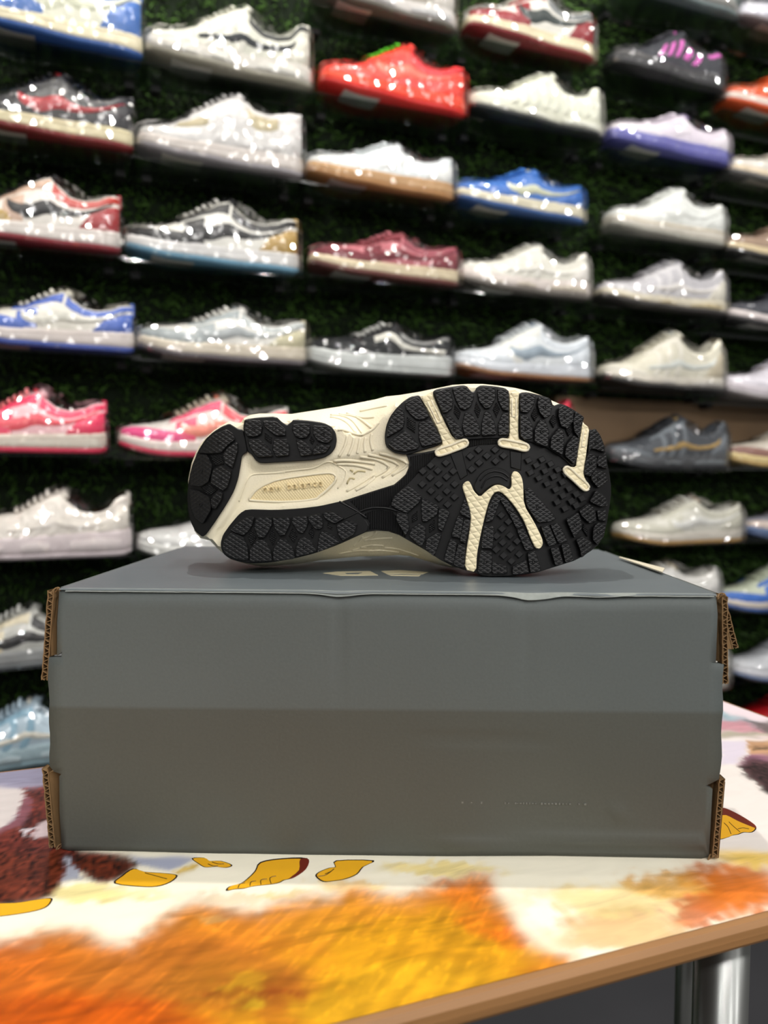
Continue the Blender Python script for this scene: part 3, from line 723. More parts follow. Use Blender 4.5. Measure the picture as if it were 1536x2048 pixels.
CHANNEL = zz('Z1', [(960, 780), (1060, 900), (1200, 940), (1536, 930)]) + zz('Z3', [(600, 960), (850, 900), (1050, 880), (1400, 850)]) + zz('Z5', [(330, 1090), (640, 1200), (700, 1280)]) + zz('Z6', [(640, 60), (300, 180), (0, 270)]) + zz('Z4', [(1400, 90), (1000, 230), (640, 340), (300, 380), (0, 400)]) + zz('Z2', [(1200, 420), (760, 400), (640, 480), (480, 680), (330, 900), (290, 980), (200, 900), (250, 760), (420, 560), (540, 330), (620, 150), (680, 0)])
def depth_p(P):
    p = depth_mid(P)
    di = np.where(inside(P, CHANNEL), seg_dist(P, CHANNEL), 0.0)
    p -= 0.0028 * np.clip(di / 14.0, 0, 1) ** 0.7 * (P[:, 0] < 830)
    return p
def build_midsole():
    nO = len(O); nS = len(S0)
    gp = np.array([(x, y) for x in np.arange(380, 1226, 5.5) for y in np.arange(770, 1156, 5.5)])
    ok = inside(gp, O) & (seg_dist(gp, O) > 2.5) & (seg_dist(gp, S0) > 2.0)
    ss = [p for p in S0 if inside(np.array([p]), O)[0] and seg_dist(np.array([p]), O)[0] > 0.6]
    pts = [Vector(p) for p in O] + [Vector(p) for p in ss] + [Vector(p) for p in gp[ok]]
    co, _, fa, orig, _, _ = delaunay_2d_cdt(pts, [(i, (i + 1) % nO) for i in range(nO)], [], 1, 1e-4)
    mp = {}
    for ci, oo in enumerate(orig):
        for q in oo: mp[q] = ci
    A = np.array([(p.x, p.y) for p in co]); pp = depth_p(A)
    V = [SP(x, y, p) for (x, y), p in zip(A, pp)]
    F = [tuple(f) for f in fa]
    cx, cy = 800, 960
    ring = [mp[i] for i in range(nO)]
    prev = ring
    for lv, (dep, k) in enumerate(((-0.006, 0.0), (-0.016, 5.0), (-0.028, 14.0))):
        insx = inset(O, k)
        new = []
        for i, (x, y) in enumerate(insx):
            keep = 0.0 if lv == 0 else k
            # the toe end sweeps up more and stays under the outline
            V.append(SP(x, y, pp[ring[i]] + dep)); new.append(len(V) - 1)
        F += [(prev[i], prev[(i + 1) % nO], new[(i + 1) % nO], new[i]) for i in range(nO)]
        prev = new
    F.append(tuple(prev))
    o = mesh('midsole', V, F, CREAM, hero, True, 'cream foam midsole')
    try:
        o.data.set_sharp_from_angle(angle=math.radians(40))
    except Exception: pass
build_midsole()
def ridge(name, pts, r, m=CREAM, closed=False, lift=0.0, depth=True, k=4, n=6):
    pts = smooth_line(pts, k, closed)
    P = np.array(pts); pp = depth_p(P) if depth else np.zeros(len(P))
    V, F = tube([SP(x, y, p + lift) for (x, y), p in zip(pts, pp)], r, n, closed)
    return mesh(name, V, F, m, hero, True)
# --- black rubber plates
PA = zz('A', [(330, 360), (280, 380), (225, 415), (170, 465), (120, 545), (85, 640), (62, 730), (50, 830), (55, 930), (72, 1010), (105, 1078), (150, 1112), (175, 1095), (235, 1010), (310, 895), (360, 805), (388, 720), (402, 640), (412, 570), (450, 545), (436, 470), (420, 400), (385, 395), (355, 375)])
PB = zz('A', [(430, 345), (440, 330), (530, 318), (640, 312), (680, 350), (715, 372), (745, 350), (760, 332), (870, 340), (960, 355), (1010, 380), (1038, 420), (1045, 470), (1035, 520), (1005, 560), (960, 585), (880, 602), (700, 612), (540, 622), (505, 600), (480, 560), (452, 545), (438, 470), (425, 400)])
PC = zz('A', [(445, 932), (640, 937), (800, 927), (940, 910), (1060, 882), (1085, 880), (1190, 945), (1258, 1030), (1252, 1075), (1180, 1108), (1060, 1163), (900, 1222), (760, 1257), (600, 1284), (480, 1289), (400, 1278), (330, 1256), (292, 1225), (277, 1190), (275, 1150), (290, 1100), (340, 1030), (400, 960)])
PE = zz('Z5', [(890, 240), (780, 260), (660, 340), (560, 440), (470, 560), (410, 700), (385, 850), (390, 960), (420, 1030), (520, 1110), (640, 1140), (750, 1140), (1000, 1060), (1180, 1010), (1260, 960), (1250, 890), (1080, 590), (950, 320), (920, 260)])
PF = zz('Z7', [(60, 170), (120, 140), (300, 110), (500, 85), (560, 100), (600, 150), (640, 190), (690, 180), (720, 120), (780, 85), (980, 100), (1150, 130), (1210, 180), (1220, 400), (1210, 850), (1170, 890), (900, 895), (560, 915), (380, 915), (330, 850), (190, 550), (70, 260), (50, 210)])
PG = zz('Z9', [(120, 150), (150, 110), (240, 105), (430, 150), (560, 190), (600, 300), (690, 265), (780, 290), (900, 360), (1030, 450), (1010, 520), (970, 780), (930, 1080), (880, 1140), (750, 1020), (560, 890), (330, 800), (200, 780), (130, 750), (110, 600)])
PD = [(685, 1002), (734, 986), (788, 969), (800, 959), (811, 949), (817, 936), (818, 925), (815, 915), (812, 909), (840, 906), (870, 900), (900, 886), (935, 878), (1000, 876), (1040, 879), (1067, 886), (1100, 898), (1129, 915), (1149, 931), (1158, 925), (1164, 895), (1172, 868)] + D_EDGE + [(700, 1076), (737, 1050), (716, 1023)]
HPL, HLUG = 0.0026, 0.0052
plates = {}
for key, poly, g in (('A', PA, 12), ('B', PB, 0), ('C', PC, 14), ('E', PE, 0), ('F', PF, 0), ('G', PG, 12)):
    plates[key] = plate('outsole_pod', poly, -0.004, HPL, BLACK_BASE, hero, 1.8, g, label='black rubber outsole pod', q=0.18, grow=0.8)
plates['D'] = plate('forefoot_outsole', PD, -0.004, 0.0012, BLACK_BASE, hero, 1.0, 14, rnd=False, label='black rubber forefoot outsole')
LUGS = [
 ('A', 'Z1', [(640, 385), (735, 450), (760, 530), (640, 620), (555, 725), (350, 740), (215, 730), (300, 590), (430, 465)]),
 ('A', 'Z1', [(760, 590), (800, 580), (800, 700), (740, 900), (720, 960), (620, 890), (590, 760), (660, 660)]),
 ('A', 'Z1', [(190, 760), (330, 770), (410, 930), (390, 1050), (350, 1180), (240, 1245), (80, 1230), (80, 1080), (130, 900)]),
 ('A', 'Z1', [(440, 990), (560, 940), (700, 1000), (690, 1100), (640, 1260), (580, 1310), (500, 1260), (400, 1200), (410, 1080)]),
 ('A', 'A', [(65, 800), (120, 810), (190, 850), (205, 900), (200, 940), (150, 1025), (95, 980), (70, 900)]),
 ('A', 'A', [(205, 870), (250, 810), (280, 825), (270, 870), (235, 925), (215, 920)]),
 ('B', 'Z1', [(930, 235), (1150, 245), (1180, 330), (1160, 440), (1080, 480), (960, 475), (915, 400)]),
 ('B', 'Z1', [(1210, 250), (1400, 260), (1536, 380), (1536, 460), (1390, 460), (1290, 380), (1220, 320)]),
 ('B', 'Z1', [(970, 530), (1130, 525), (1220, 600), (1300, 680), (1340, 780), (1120, 790), (1060, 720), (1000, 640)]),
 ('B', 'Z3', [(-10, 600), (170, 600), (210, 700), (210, 840), (20, 860), (-30, 760)]),
 ('B', 'Z3', [(280, 390), (400, 370), (530, 380), (530, 500), (480, 570), (380, 580), (310, 540), (270, 450)]),
 ('B', 'Z3', [(590, 400), (790, 410), (870, 470), (870, 600), (800, 660), (660, 620), (590, 520)]),
 ('B', 'Z3', [(330, 610), (450, 620), (540, 730), (560, 830), (400, 850), (360, 740)]),
 ('B', 'Z3', [(590, 760), (660, 680), (780, 690), (840, 700), (770, 800), (590, 830)]),
 ('C', 'Z2', [(720, 575), (820, 570), (800, 680), (740, 780), (660, 850), (520, 790), (480, 770), (570, 680)]),
 ('C', 'Z2', [(860, 580), (1090, 575), (1100, 680), (1040, 800), (980, 880), (900, 880), (840, 740)]),
 ('C', 'Z2', [(1120, 580), (1370, 580), (1375, 680), (1300, 840), (1230, 850), (1150, 740)]),
 ('C', 'Z4', [(195, 575), (400, 560), (425, 640), (400, 740), (350, 810), (290, 800), (190, 660)]),
 ('C', 'Z4', [(430, 560), (610, 525), (650, 620), (650, 720), (600, 750), (540, 740), (460, 650)]),
 ('C', 'Z4', [(660, 520), (740, 490), (880, 520), (970, 590), (850, 660), (780, 640), (700, 590)]),
 ('C', 'Z2', [(480, 810), (660, 880), (720, 1000), (740, 1220), (600, 1220), (420, 1150), (350, 1050), (370, 940)]),
 ('C', 'Z2', [(770, 1060), (880, 930), (990, 920), (1080, 1080), (1100, 1240), (770, 1250)]),
 ('C', 'Z2', [(1130, 1060), (1230, 905), (1320, 905), (1430, 1060), (1450, 1200), (1130, 1240)]),
 ('C', 'Z4', [(250, 1030), (310, 890), (390, 870), (490, 970), (555, 1090), (400, 1140), (250, 1170)]),
 ('C', 'Z4', [(590, 970), (620, 810), (690, 780), (840, 870), (910, 950), (750, 1040), (580, 1100)]),
 ('C', 'Z4', [(870, 690), (1060, 620), (1180, 680), (1130, 830), (960, 925), (900, 830)]),
 ('E', 'Z5', [(700, 350), (880, 270), (930, 330), (1010, 450), (1050, 560), (960, 600), (870, 600), (780, 520), (710, 440)]),
 ('E', 'Z5', [(500, 560), (590, 430), (660, 470), (680, 620), (650, 740), (420, 870), (430, 760)]),
 ('E', 'Z5', [(670, 780), (760, 840), (900, 1000), (880, 1050), (700, 1090), (540, 1070), (440, 980)]),
 ('E', 'Z5', [(910, 660), (1080, 600), (1240, 900), (1250, 950), (960, 1020), (910, 900)]),
 ('F', 'Z7', [(80, 190), (290, 130), (350, 330), (330, 430), (250, 500), (200, 490), (110, 290)]),
 ('F', 'Z7', [(350, 130), (540, 110), (620, 190), (670, 260), (620, 400), (540, 450), (470, 430), (400, 300)]),
 ('F', 'Z7', [(730, 180), (800, 110), (990, 120), (1000, 280), (920, 420), (850, 430), (760, 320)]),
 ('F', 'Z7', [(1040, 140), (1180, 160), (1205, 220), (1205, 470), (1120, 450), (1050, 300)]),
 ('F', 'Z7', [(230, 560), (290, 540), (470, 740), (510, 860), (400, 900), (350, 820)]),
 ('F', 'Z7', [(540, 510), (620, 510), (740, 670), (770, 840), (540, 850), (500, 700)]),
 ('F', 'Z7', [(850, 490), (910, 500), (980, 640), (1020, 830), (800, 850), (800, 660)]),
 ('F', 'Z7', [(1120, 510), (1200, 510), (1205, 830), (1060, 840), (1050, 690)]),
 ('G', 'Z9', [(160, 140), (250, 120), (350, 160), (330, 260), (260, 380), (160, 370), (140, 250)]),
 ('G', 'Z9', [(410, 170), (540, 190), (580, 300), (560, 420), (490, 460), (420, 380), (390, 270)]),
 ('G', 'Z9', [(690, 330), (760, 290), (880, 370), (880, 500), (800, 600), (720, 570), (680, 430)]),
 ('G', 'Z9', [(920, 380), (1020, 450), (1000, 560), (960, 730), (900, 640), (890, 500)]),
 ('G', 'Z9', [(150, 420), (240, 430), (310, 580), (310, 740), (210, 760), (150, 700)]),
 ('G', 'Z9', [(420, 490), (490, 500), (540, 650), (520, 860), (350, 790), (350, 620)]),
 ('G', 'Z9', [(690, 600), (740, 640), (750, 780), (730, 970), (570, 880), (580, 740)]),
 ('G', 'Z9', [(890, 710), (960, 760), (930, 1000), (890, 1090), (770, 980), (800, 830)]),
 ('D', 'Z9', [(1120, 640), (1190, 620), (1250, 700), (1310, 850), (1320, 930), (1200, 890), (1130, 880), (1095, 940)]),
 ('D', 'Z9', [(1150, 960), (1210, 1020), (1200, 1150), (1120, 1270), (1040, 1240), (1060, 1060), (1100, 970)]),
 ('D', 'Z9', [(1240, 1000), (1335, 960), (1355, 1160), (1240, 1130), (1215, 1080)]),
 ('D', 'Z9', [(1190, 1200), (1320, 1210), (1360, 1330), (1290, 1400), (1230, 1430), (1150, 1330), (1140, 1270)]),
 ('D', 'Z10', [(1210, 210), (1340, 330), (1360, 420), (1280, 440), (1120, 370)]),
 ('D', 'Z10', [(1090, 400), (1180, 470), (1200, 640), (1110, 670), (1000, 560), (970, 500)]),
 ('D', 'Z10', [(790, 620), (950, 530), (990, 640), (1000, 740), (900, 870), (850, 760)]),
 ('D', 'Z10', [(1170, 740), (1230, 670), (1335, 690), (1305, 850), (1220, 965), (1160, 900)]),
 ('D', 'Z10', [(930, 910), (1010, 860), (1130, 940), (1135, 1035), (1000, 1145), (985, 1040)]),
 ('D', 'Z10', [(1220, 500), (1335, 490), (1335, 640), (1240, 620)]),
 ('D', 'Z10', [(720, 980), (820, 960), (885, 1185), (780, 1225)]),
 ('D', 'Z10', [(570, 1030), (670, 1000), (740, 1235), (640, 1265)]),
 ('D', 'Z10', [(570, 700), (670, 670), (800, 920), (680, 950)]),
 ('D', 'Z10', [(440, 720), (540, 700), (650, 960), (540, 990)]),
 ('D', 'Z10', [(250, 1090), (350, 1060), (430, 1325), (290, 1365)]),
 ('D', 'Z10', [(40, 1280), (220, 1190), (260, 1360), (40, 1385)]),
 ('D', 'Z10', [(210, 210), (270, 180), (640, 600), (580, 640), (400, 660), (240, 430)]),
 ('D', 'Z10', [(100, 770), (190, 750), (330, 1030), (220, 1050)]),
 ('D', 'Z8', [(960, 1260), (1170, 1320), (1180, 1430), (960, 1430)]),
 ('D', 'Z8', [(1000, 230), (1060, 200), (1090, 260), (960, 620), (860, 640), (900, 420)]),
 ('D', 'Z8', [(840, 690), (980, 720), (960, 1050), (790, 1040)]),
 ('D', 'Z8', [(780, 1080), (950, 1110), (940, 1425), (735, 1430)]),
 ('D', 'Z8', [(1090, 220), (1200, 330), (1430, 700), (1330, 740), (1250, 570), (1080, 300)]),
 ('D', 'Z8', [(430, 550), (510, 590), (460, 890), (330, 860)]),
 ('D', 'Z8', [(530, 600), (620, 620), (540, 970), (460, 930)]),
 ('D', 'Z8', [(310, 910), (410, 940), (360, 1280), (215, 1230)]),
 ('D', 'Z8', [(440, 980), (540, 1000), (520, 1355), (360, 1300)]),
 ('D', 'Z8', [(530, 290), (600, 440), (620, 590), (460, 510)]),
 ('D', 'Z6', [(730, 230), (940, 400), (900, 500), (720, 660), (580, 600), (480, 540), (520, 420)]),
 ('D', 'Z6', [(960, 430), (1200, 550), (1180, 680), (1020, 790), (960, 780), (945, 560)]),
 ('D', 'Z6', [(1215, 580), (1380, 640), (1260, 940), (1200, 890)]),
 ('D', 'Z6', [(570, 650), (730, 700), (750, 900), (700, 1000), (560, 760)]),
 ('D', 'Z6', [(930, 810), (1000, 880), (1000, 1060), (940, 1180), (760, 1010), (790, 910)]),
 ('D', 'Z6', [(1180, 960), (1250, 990), (1140, 1315), (1010, 1220), (1030, 1060)]),
]
for key, fr, poly in LUGS:
    big = key in 'D'
    pl = zz(fr, poly)
    span = max(p[0] for p in pl) - min(p[0] for p in pl)
    plate('tread_lug', pl, 0.0, (0.0042 if big else HLUG), BLACK_LUG, plates[key], 1.1, 10 if span > 42 else 0, q=0.10, grow=1.3)
    if not big or span > 22:
        # small moulded pip in the middle of a lug
        cx = sum(p[0] for p in pl) / len(pl); cy = sum(p[1] for p in pl) / len(pl)
        V, F = tube([SP(cx + 2.6 * math.cos(a_), cy + 2.6 * math.sin(a_), (0.0043 if big else HLUG + 0.0001)) for a_ in np.linspace(0, 2 * math.pi, 9)[:-1]], 0.00028, 5, True)
        mesh('moulded_ring', V, F, BLACK_BASE, plates[key], True)
DIAM = [('A', 'Z1', [(385, 765), (550, 770), (595, 900), (460, 930)]), ('A', 'Z1', [(250, 1262), (370, 1228), (490, 1300), (395, 1380), (330, 1360)]),
 ('B', 'Z1', [(1230, 420), (1330, 500), (1320, 590), (1230, 520)]), ('B', 'Z3', [(560, 560), (600, 620), (570, 680), (535, 620)]),
 ('C', 'Z2', [(790, 770), (860, 880), (790, 1000), (740, 880)]), ('C', 'Z2', [(1115, 760), (1170, 880), (1120, 1000), (1060, 880)]), ('C', 'Z2', [(1420, 740), (1490, 860), (1440, 960), (1370, 860)]),
 ('C', 'Z4', [(480, 720), (530, 800), (500, 890), (440, 810)]), ('C', 'Z4', [(740, 660), (800, 710), (800, 760), (730, 720)]),
 ('E', 'Z5', [(725, 570), (850, 650), (840, 810), (720, 720)]), ('F', 'Z7', [(380, 380), (470, 500), (440, 600), (370, 500)]), ('F', 'Z7', [(710, 340), (775, 460), (740, 580), (680, 460)]), ('F', 'Z7', [(1015, 350), (1070, 450), (1020, 570), (970, 450)]),
 ('G', 'Z9', [(345, 320), (390, 420), (350, 500), (300, 420)]), ('G', 'Z9', [(610, 420), (650, 500), (610, 590), (560, 500)]), ('G', 'Z9', [(830, 550), (860, 640), (820, 710), (780, 620)]),
 ('D', 'Z6', [(880, 630), (880, 760), (800, 800), (800, 710)]), ('D', 'Z6', [(1140, 770), (1150, 900), (1070, 960), (1065, 850)]), ('D', 'Z10', [(1030, 690), (1090, 780), (1080, 850), (1020, 760)])]
BLACK_DIA = mat('black_knurled_rubber', (26, 26, 27), 0.4, 0.5, bump=('lozenge', 290, 1.0))
for key, fr, poly in DIAM:
    plate('diamond_lug', zz(fr, poly), 0.0, (0.0026 if key == 'D' else 0.0038), BLACK_DIA, plates[key], 0.7, 0, rnd=False, grow=0.6)
# square studs
STUDM = mat('black_stud_rubber', (28, 28, 29), 0.36, 0.5)
STUD = [('Z6', 0, [(1075, 110), (1330, 105), (955, 215), (1210, 215), (1455, 215), (1090, 320), (1335, 325), (1215, 430), (1450, 412), (1345, 530), (1195, 10)]),
 ('Z5', 0, [(1320, 1270), (1430, 1400), (965, 1400), (1085, 1310)]), ('Z7', 0, [(745, 1070), (1000, 1070), (620, 1170), (875, 1165), (1130, 1160), (755, 1270), (1010, 1245), (640, 1370)]),
 ('Z9', 1, [(260, 1050), (370, 1120), (450, 1040), (570, 1100), (670, 1180), (490, 1200), (290, 1220), (405, 1300), (610, 1280), (520, 1380), (730, 1360), (640, 1460), (830, 1450), (780, 1245)]),
 ('Z10', 1, [(740, 290), (930, 270), (860, 370), (1010, 330), (660, 380), (770, 470), (930, 430)]),
 ('Z8', 0, [(1095, 540), (1205, 640), (1105, 750), (1230, 850), (1340, 940), (1115, 960), (1245, 1050), (1015, 1070), (1370, 1140), (1130, 1160), (1250, 1245), (1020, 860)])]
for fr, tl, cs in STUD:
    for c in cs:
        x, y = zz(fr, [c])[0]; r = 9.6 if tl == 0 else 9.0
        an = 0.0 if tl == 0 else 0.28
        sq = [(x + r * math.cos(an + k * math.pi / 2), y + r * 0.92 * math.sin(an + k * math.pi / 2)) for k in range(4)]
        plate('square_stud', sq, 0.0, 0.0034, STUDM, plates['D'], 1.5, 0, rnd=False)
# ribbed waist, arch ring, raised line
plate('ribbed_panel', zz('P', [(700, 1002), (734, 988), (788, 971), (803, 958), (814, 946), (822, 930), (820, 914), (845, 908), (872, 904), (872, 912), (842, 940), (812, 972), (786, 1002), (778, 1014), (760, 1013), (740, 1016), (722, 1024)]), 0.0, 0.0018, BLACK_RIB, plates['D'], 0.8, 12, rnd=False)
plate('ribbed_panel', zz('P', [(728, 1028), (745, 1021), (762, 1020), (786, 1024), (800, 1044), (812, 1076), (790, 1066), (770, 1060), (752, 1058), (738, 1060), (740, 1046)]), 0.0, 0.0018, BLACK_RIB, plates['D'], 0.8, 12, rnd=False)
plate('ribbed_panel', zz('P', [(934, 880), (1000, 879), (1000, 888), (960, 890), (932, 896)]), 0.0, 0.0018, BLACK_RIB, plates['D'], 0.8, 0, rnd=False)
def black_ridge(pts, r, lift):
    V, F = tube([SP(x, y, lift) for x, y in smooth_line(pts, 4)], r, 6); mesh('raised_line', V, F, BLACK_BASE, plates['D'], True)
black_ridge(zz('Z4', [(830, 670), (1000, 590), (1200, 495)]) + zz('Z6', [(130, 590), (300, 578), (480, 600), (740, 690)]), 0.0006, 0.0024)
black_ridge(zz('Z4', [(910, 330), (1060, 410), (1200, 490), (1330, 580)]), 0.0006, 0.0024)
plate('arch_ring', zz('B', [(560, 770), (590, 705), (640, 662), (710, 647), (770, 665), (806, 700), (800, 775), (775, 785), (730, 758), (680, 768), (640, 795), (605, 830), (575, 815)]), 0.0, 0.0042, BLACK_BASE, plates['D'], 1.6)
black_ridge(zz('B', [(610, 790), (640, 735), (690, 710), (740, 712), (785, 740)]), 0.0005, 0.0044)
black_ridge(zz('B', [(600, 740), (640, 695), (700, 675), (760, 690), (795, 720)]), 0.0005, 0.0044)
# smooth bridging strips
for q in (zz('B', [(400, 560), (480, 535), (520, 700), (470, 735)]), zz('B', [(800, 540), (880, 550), (875, 670), (840, 660), (805, 650)]), zz('Z8', [(930, 330), (1000, 240), (940, 600), (850, 640)])):
    plate('bridge_strip', q, 0.0, 0.0022, BLACK_BASE, plates['D'], 1.2, 0, rnd=False)
# --- cream bars
YB = zz('B', [(485, 768), (500, 748), (525, 740), (540, 760), (560, 810), (600, 850), (640, 810), (690, 772), (720, 765), (760, 775), (796, 800), (812, 775), (808, 705), (825, 675), (855, 680), (880, 715), (890, 770), (893, 900), (960, 1010), (1015, 1120), (1022, 1165), (1000, 1195), (970, 1190), (940, 1130), (900, 1020), (840, 920), (780, 850), (740, 815), (715, 812), (690, 825), (660, 880), (630, 990), (605, 1100), (580, 1230), (575, 1352), (497, 1334), (510, 1200), (535, 1050), (540, 970), (510, 860), (485, 795)])
plate('cream_bar', YB, -0.003, 0.0040, CREAM_BAR, hero, 1.6, 7, label='cream forked bar through the forefoot tread')
TB = [[(200, 178), (280, 158), (300, 210), (370, 360), (425, 462), (495, 462), (516, 485), (505, 512), (420, 545), (335, 574), (306, 560), (308, 530), (340, 505), (352, 490), (330, 420), (260, 280)],
      [(797, 150), (862, 145), (860, 200), (855, 460), (880, 470), (920, 490), (928, 515), (905, 538), (830, 525), (750, 510), (725, 490), (730, 465), (780, 462), (797, 450), (798, 300)],
      [(1285, 350), (1333, 388), (1320, 480), (1300, 640), (1290, 700), (1325, 770), (1320, 795), (1300, 800), (1250, 760), (1190, 710), (1158, 665), (1165, 645), (1190, 645), (1240, 650), (1245, 610), (1270, 450)]]
SLOT = [[(328, 550), (420, 520), (498, 488)], [(748, 485), (830, 500), (905, 517)], [(1182, 668), (1240, 722), (1306, 782)]]
STEM = [[(262, 205), (325, 340)], [(828, 190), (828, 300)], [(1308, 400), (1292, 500)]]
CREAM_SLOT = mat('cream_recess_shade', (200, 186, 146), 0.6, 0.3)  # darker cream standing in for shade in the small shank cuts
for q, sl, sm_ in zip(TB, SLOT, STEM):
    bar = plate('cream_bar', zz('B', q), -0.003, 0.0034, CREAM_BAR, hero, 1.4, 7, label='cream T-shaped bar between tread pods')
    # raised rim round the foot of the T
    a, b_, c = [Vector(p) for p in zz('B', sl)]
    d = (c - a).normalized(); nn_ = Vector((-d.y, d.x)) * 6.6
    loop = [a + nn_, b_ + nn_, c + nn_, c + d * 6.5, c - nn_, b_ - nn_, a - nn_, a - d * 6.5]
    V, F = tube([SP(x, y, 0.0034) for x, y in smooth_line([tuple(p) for p in loop], 4, True)], 0.0008, 7, True)
    mesh('raised_rim', V, F, CREAM, bar, True)
    a, b_ = [Vector(p) for p in zz('B', sm_)]
    d = (b_ - a).normalized(); nn_ = Vector((-d.y, d.x)) * 4
    V, F = tube([SP(x, y, 0.0034) for x, y in smooth_line([tuple(p) for p in (a + nn_, b_ + nn_, b_ + d * 3, b_ - nn_, a - nn_)], 3)], 0.0005, 6)
    mesh('raised_rim', V, F, CREAM, bar, True)
# --- shank details
def pad():
    P = np.array(smooth_line(SHANK_RING, 3, True)); pts = [tuple(p) for p in P]
    ins = pts; n = len(pts)
    gp = np.array([(x, y) for x in np.arange(490, 690, 6) for y in np.arange(930, 1010, 6)])
    ok = inside(gp, pts) & (seg_dist(gp, pts) > 2.5)
    vv = [Vector(p) for p in pts] + [Vector(p) for p in gp[ok]]
    co, _, fa, orig, _, _ = delaunay_2d_cdt(vv, [(i, (i + 1) % n) for i in range(n)], [], 1, 1e-4)
    A = np.array([(p.x, p.y) for p in co]); dd = seg_dist(A, pts)
    o = mesh('logo_pad', [SP(x, y, -0.0020 + 0.0006 * min(1, d_ / 16)) for (x, y), d_ in zip(A, dd)], [tuple(f) for f in fa], CREAM_PAD, hero, True, 'pale yellowish oval pad with raised lettering')
    V, F = tube([SP(x, y, -0.0018) for x, y in pts], 0.0007, 7, True)
    mesh('pad_rim', V, F, CREAM, o, True)
    # raised lettering
    cu = bpy.data.curves.new('lettering', 'FONT'); cu.body = 'new balance'; cu.size = 1.0; cu.extrude = 0.02; cu.offset = -0.012; cu.resolution_u = 4; cu.space_character = 1.12
    tmp = bpy.data.objects.new('lettering', cu); COL.objects.link(tmp)
    dg = bpy.context.evaluated_depsgraph_get(); me = bpy.data.meshes.new_from_object(tmp.evaluated_get(dg))
    bpy.data.objects.remove(tmp)
    xs = [v.co.x for v in me.vertices]; x0, x1 = min(xs), max(xs)
    A_, B_ = Vector((527, 985)), Vector((645, 972.5)); du = (B_ - A_); sc = du.length / (x1 - x0); e1 = du.normalized(); e2 = Vector((e1.y, -e1.x))
    for v in me.vertices:
        q = A_ + e1 * ((v.co.x - x0) * sc) + e2 * (v.co.y * sc * 1.0)
        v.co = SP(q.x, q.y, -0.0009 + v.co.z * 0.035)
    me.materials.append(CREAM_PAD if False else mat('cream_letter_shaded', (222, 203, 156), 0.35, 0.5))  # letters darker than the pad, relief shading put into their colour
    lo = bpy.data.objects.new('raised_lettering', me); COL.objects.link(lo); lo.parent = o; lo['label'] = 'raised brand lettering'; lo['kind'] = 'stuff'
pad()
for fr, pts in (('Z3', [(1110, 545), (1080, 690), (985, 868)]), ('Z3', [(1215, 575), (1190, 700), (1125, 852)]), ('Z3', [(1310, 588), (1290, 700), (1265, 822)]), ('Z3', [(1395, 575), (1372, 680), (1385, 800)]), ('Z3', [(1490, 525), (1468, 620), (1500, 778)]), ('Z5', [(185, 825), (165, 920), (195, 1080)])):
    ridge('arch_rib', zz(fr, pts), 0.0009, lift=-0.0001)
for fr, pts in (('Z3', [(850, 230), (1050, 250), (1200, 330), (1340, 510)]), ('Z3', [(850, 262), (1000, 292), (1130, 372), (1238, 505)]), ('Z3', [(980, 220), (1250, 262), (1480, 425)]), ('Z3', [(1100, 205), (1350, 272), (1530, 266)]),
                ('Z3', [(960, 460), (1050, 460), (1240, 525), (1350, 530), (1480, 460)]), ('Z5', [(20, 850), (180, 770), (290, 650)]), ('Z5', [(0, 480), (200, 440), (420, 400)])):
    ridge('wave_ridge', zz(fr, pts), 0.0008)
for fr, pts in (('Z5', [(0, 1180), (250, 1220), (440, 1340), (200, 1500)]), ('Z5', [(130, 1145), (400, 1210), (590, 1320), (340, 1500)]), ('Z5', [(300, 1125), (560, 1190), (725, 1300), (490, 1470)]), ('Z3', [(900, 935), (1100, 925), (1350, 950), (1536, 980)]), ('Z3', [(950, 985), (1150, 990), (1300, 1010), (1500, 1060)]),
                ('Z3', [(1240, 1390), (1400, 1300), (1536, 1190)]), ('Z3', [(1100, 1400), (1300, 1290), (1536, 1130)])):
    ridge('shank_ridge', zz(fr, pts), 0.0009, lift=0.0001)
for fr, pts in (('Z3', [(1150, 1078), (1200, 1082), (1180, 1104)]), ('Z3', [(1210, 1140), (1270, 1090), (1390, 1098)]), ('Z3', [(1105, 1290), (1150, 1200), (1225, 1215)])):
    ridge('shank_ridge', zz(fr, pts), 0.0006, CREAM_SLOT, k=2)
ridge('shank_ridge', zz('Z3', [(-100, 1130), (300, 1080), (600, 1040), (760, 962), (850, 948), (950, 1000), (1075, 1080), (1090, 1160), (1050, 1250), (960, 1360)]), 0.0005)
ridge('shank_ridge', zz('Z1', [(1536, 1040), (1300, 1050), (1060, 1065), (960, 1140), (880, 1330), (830, 1480)]), 0.0005)
for pts in ([(0, 1060), (160, 1010), (260, 940)], [(120, 1070), (300, 1050), (500, 1040)], [(0, 1190), (180, 1150), (360, 1160)], [(380, 1190), (600, 1215), (900, 1310)], [(100, 1250), (300, 1230), (600, 1260)]):
    ridge('side_ridge', zz('Z6', pts), 0.0006)
for pts in ([(1130, 1010), (1210, 950), (1270, 860)], [(1290, 930), (1400, 890), (1480, 800)], [(1100, 1080), (1250, 1040), (1330, 1030)], [(900, 1130), (1200, 1080), (1500, 1085)]):
    ridge('side_ridge', zz('Z4', pts), 0.0006)
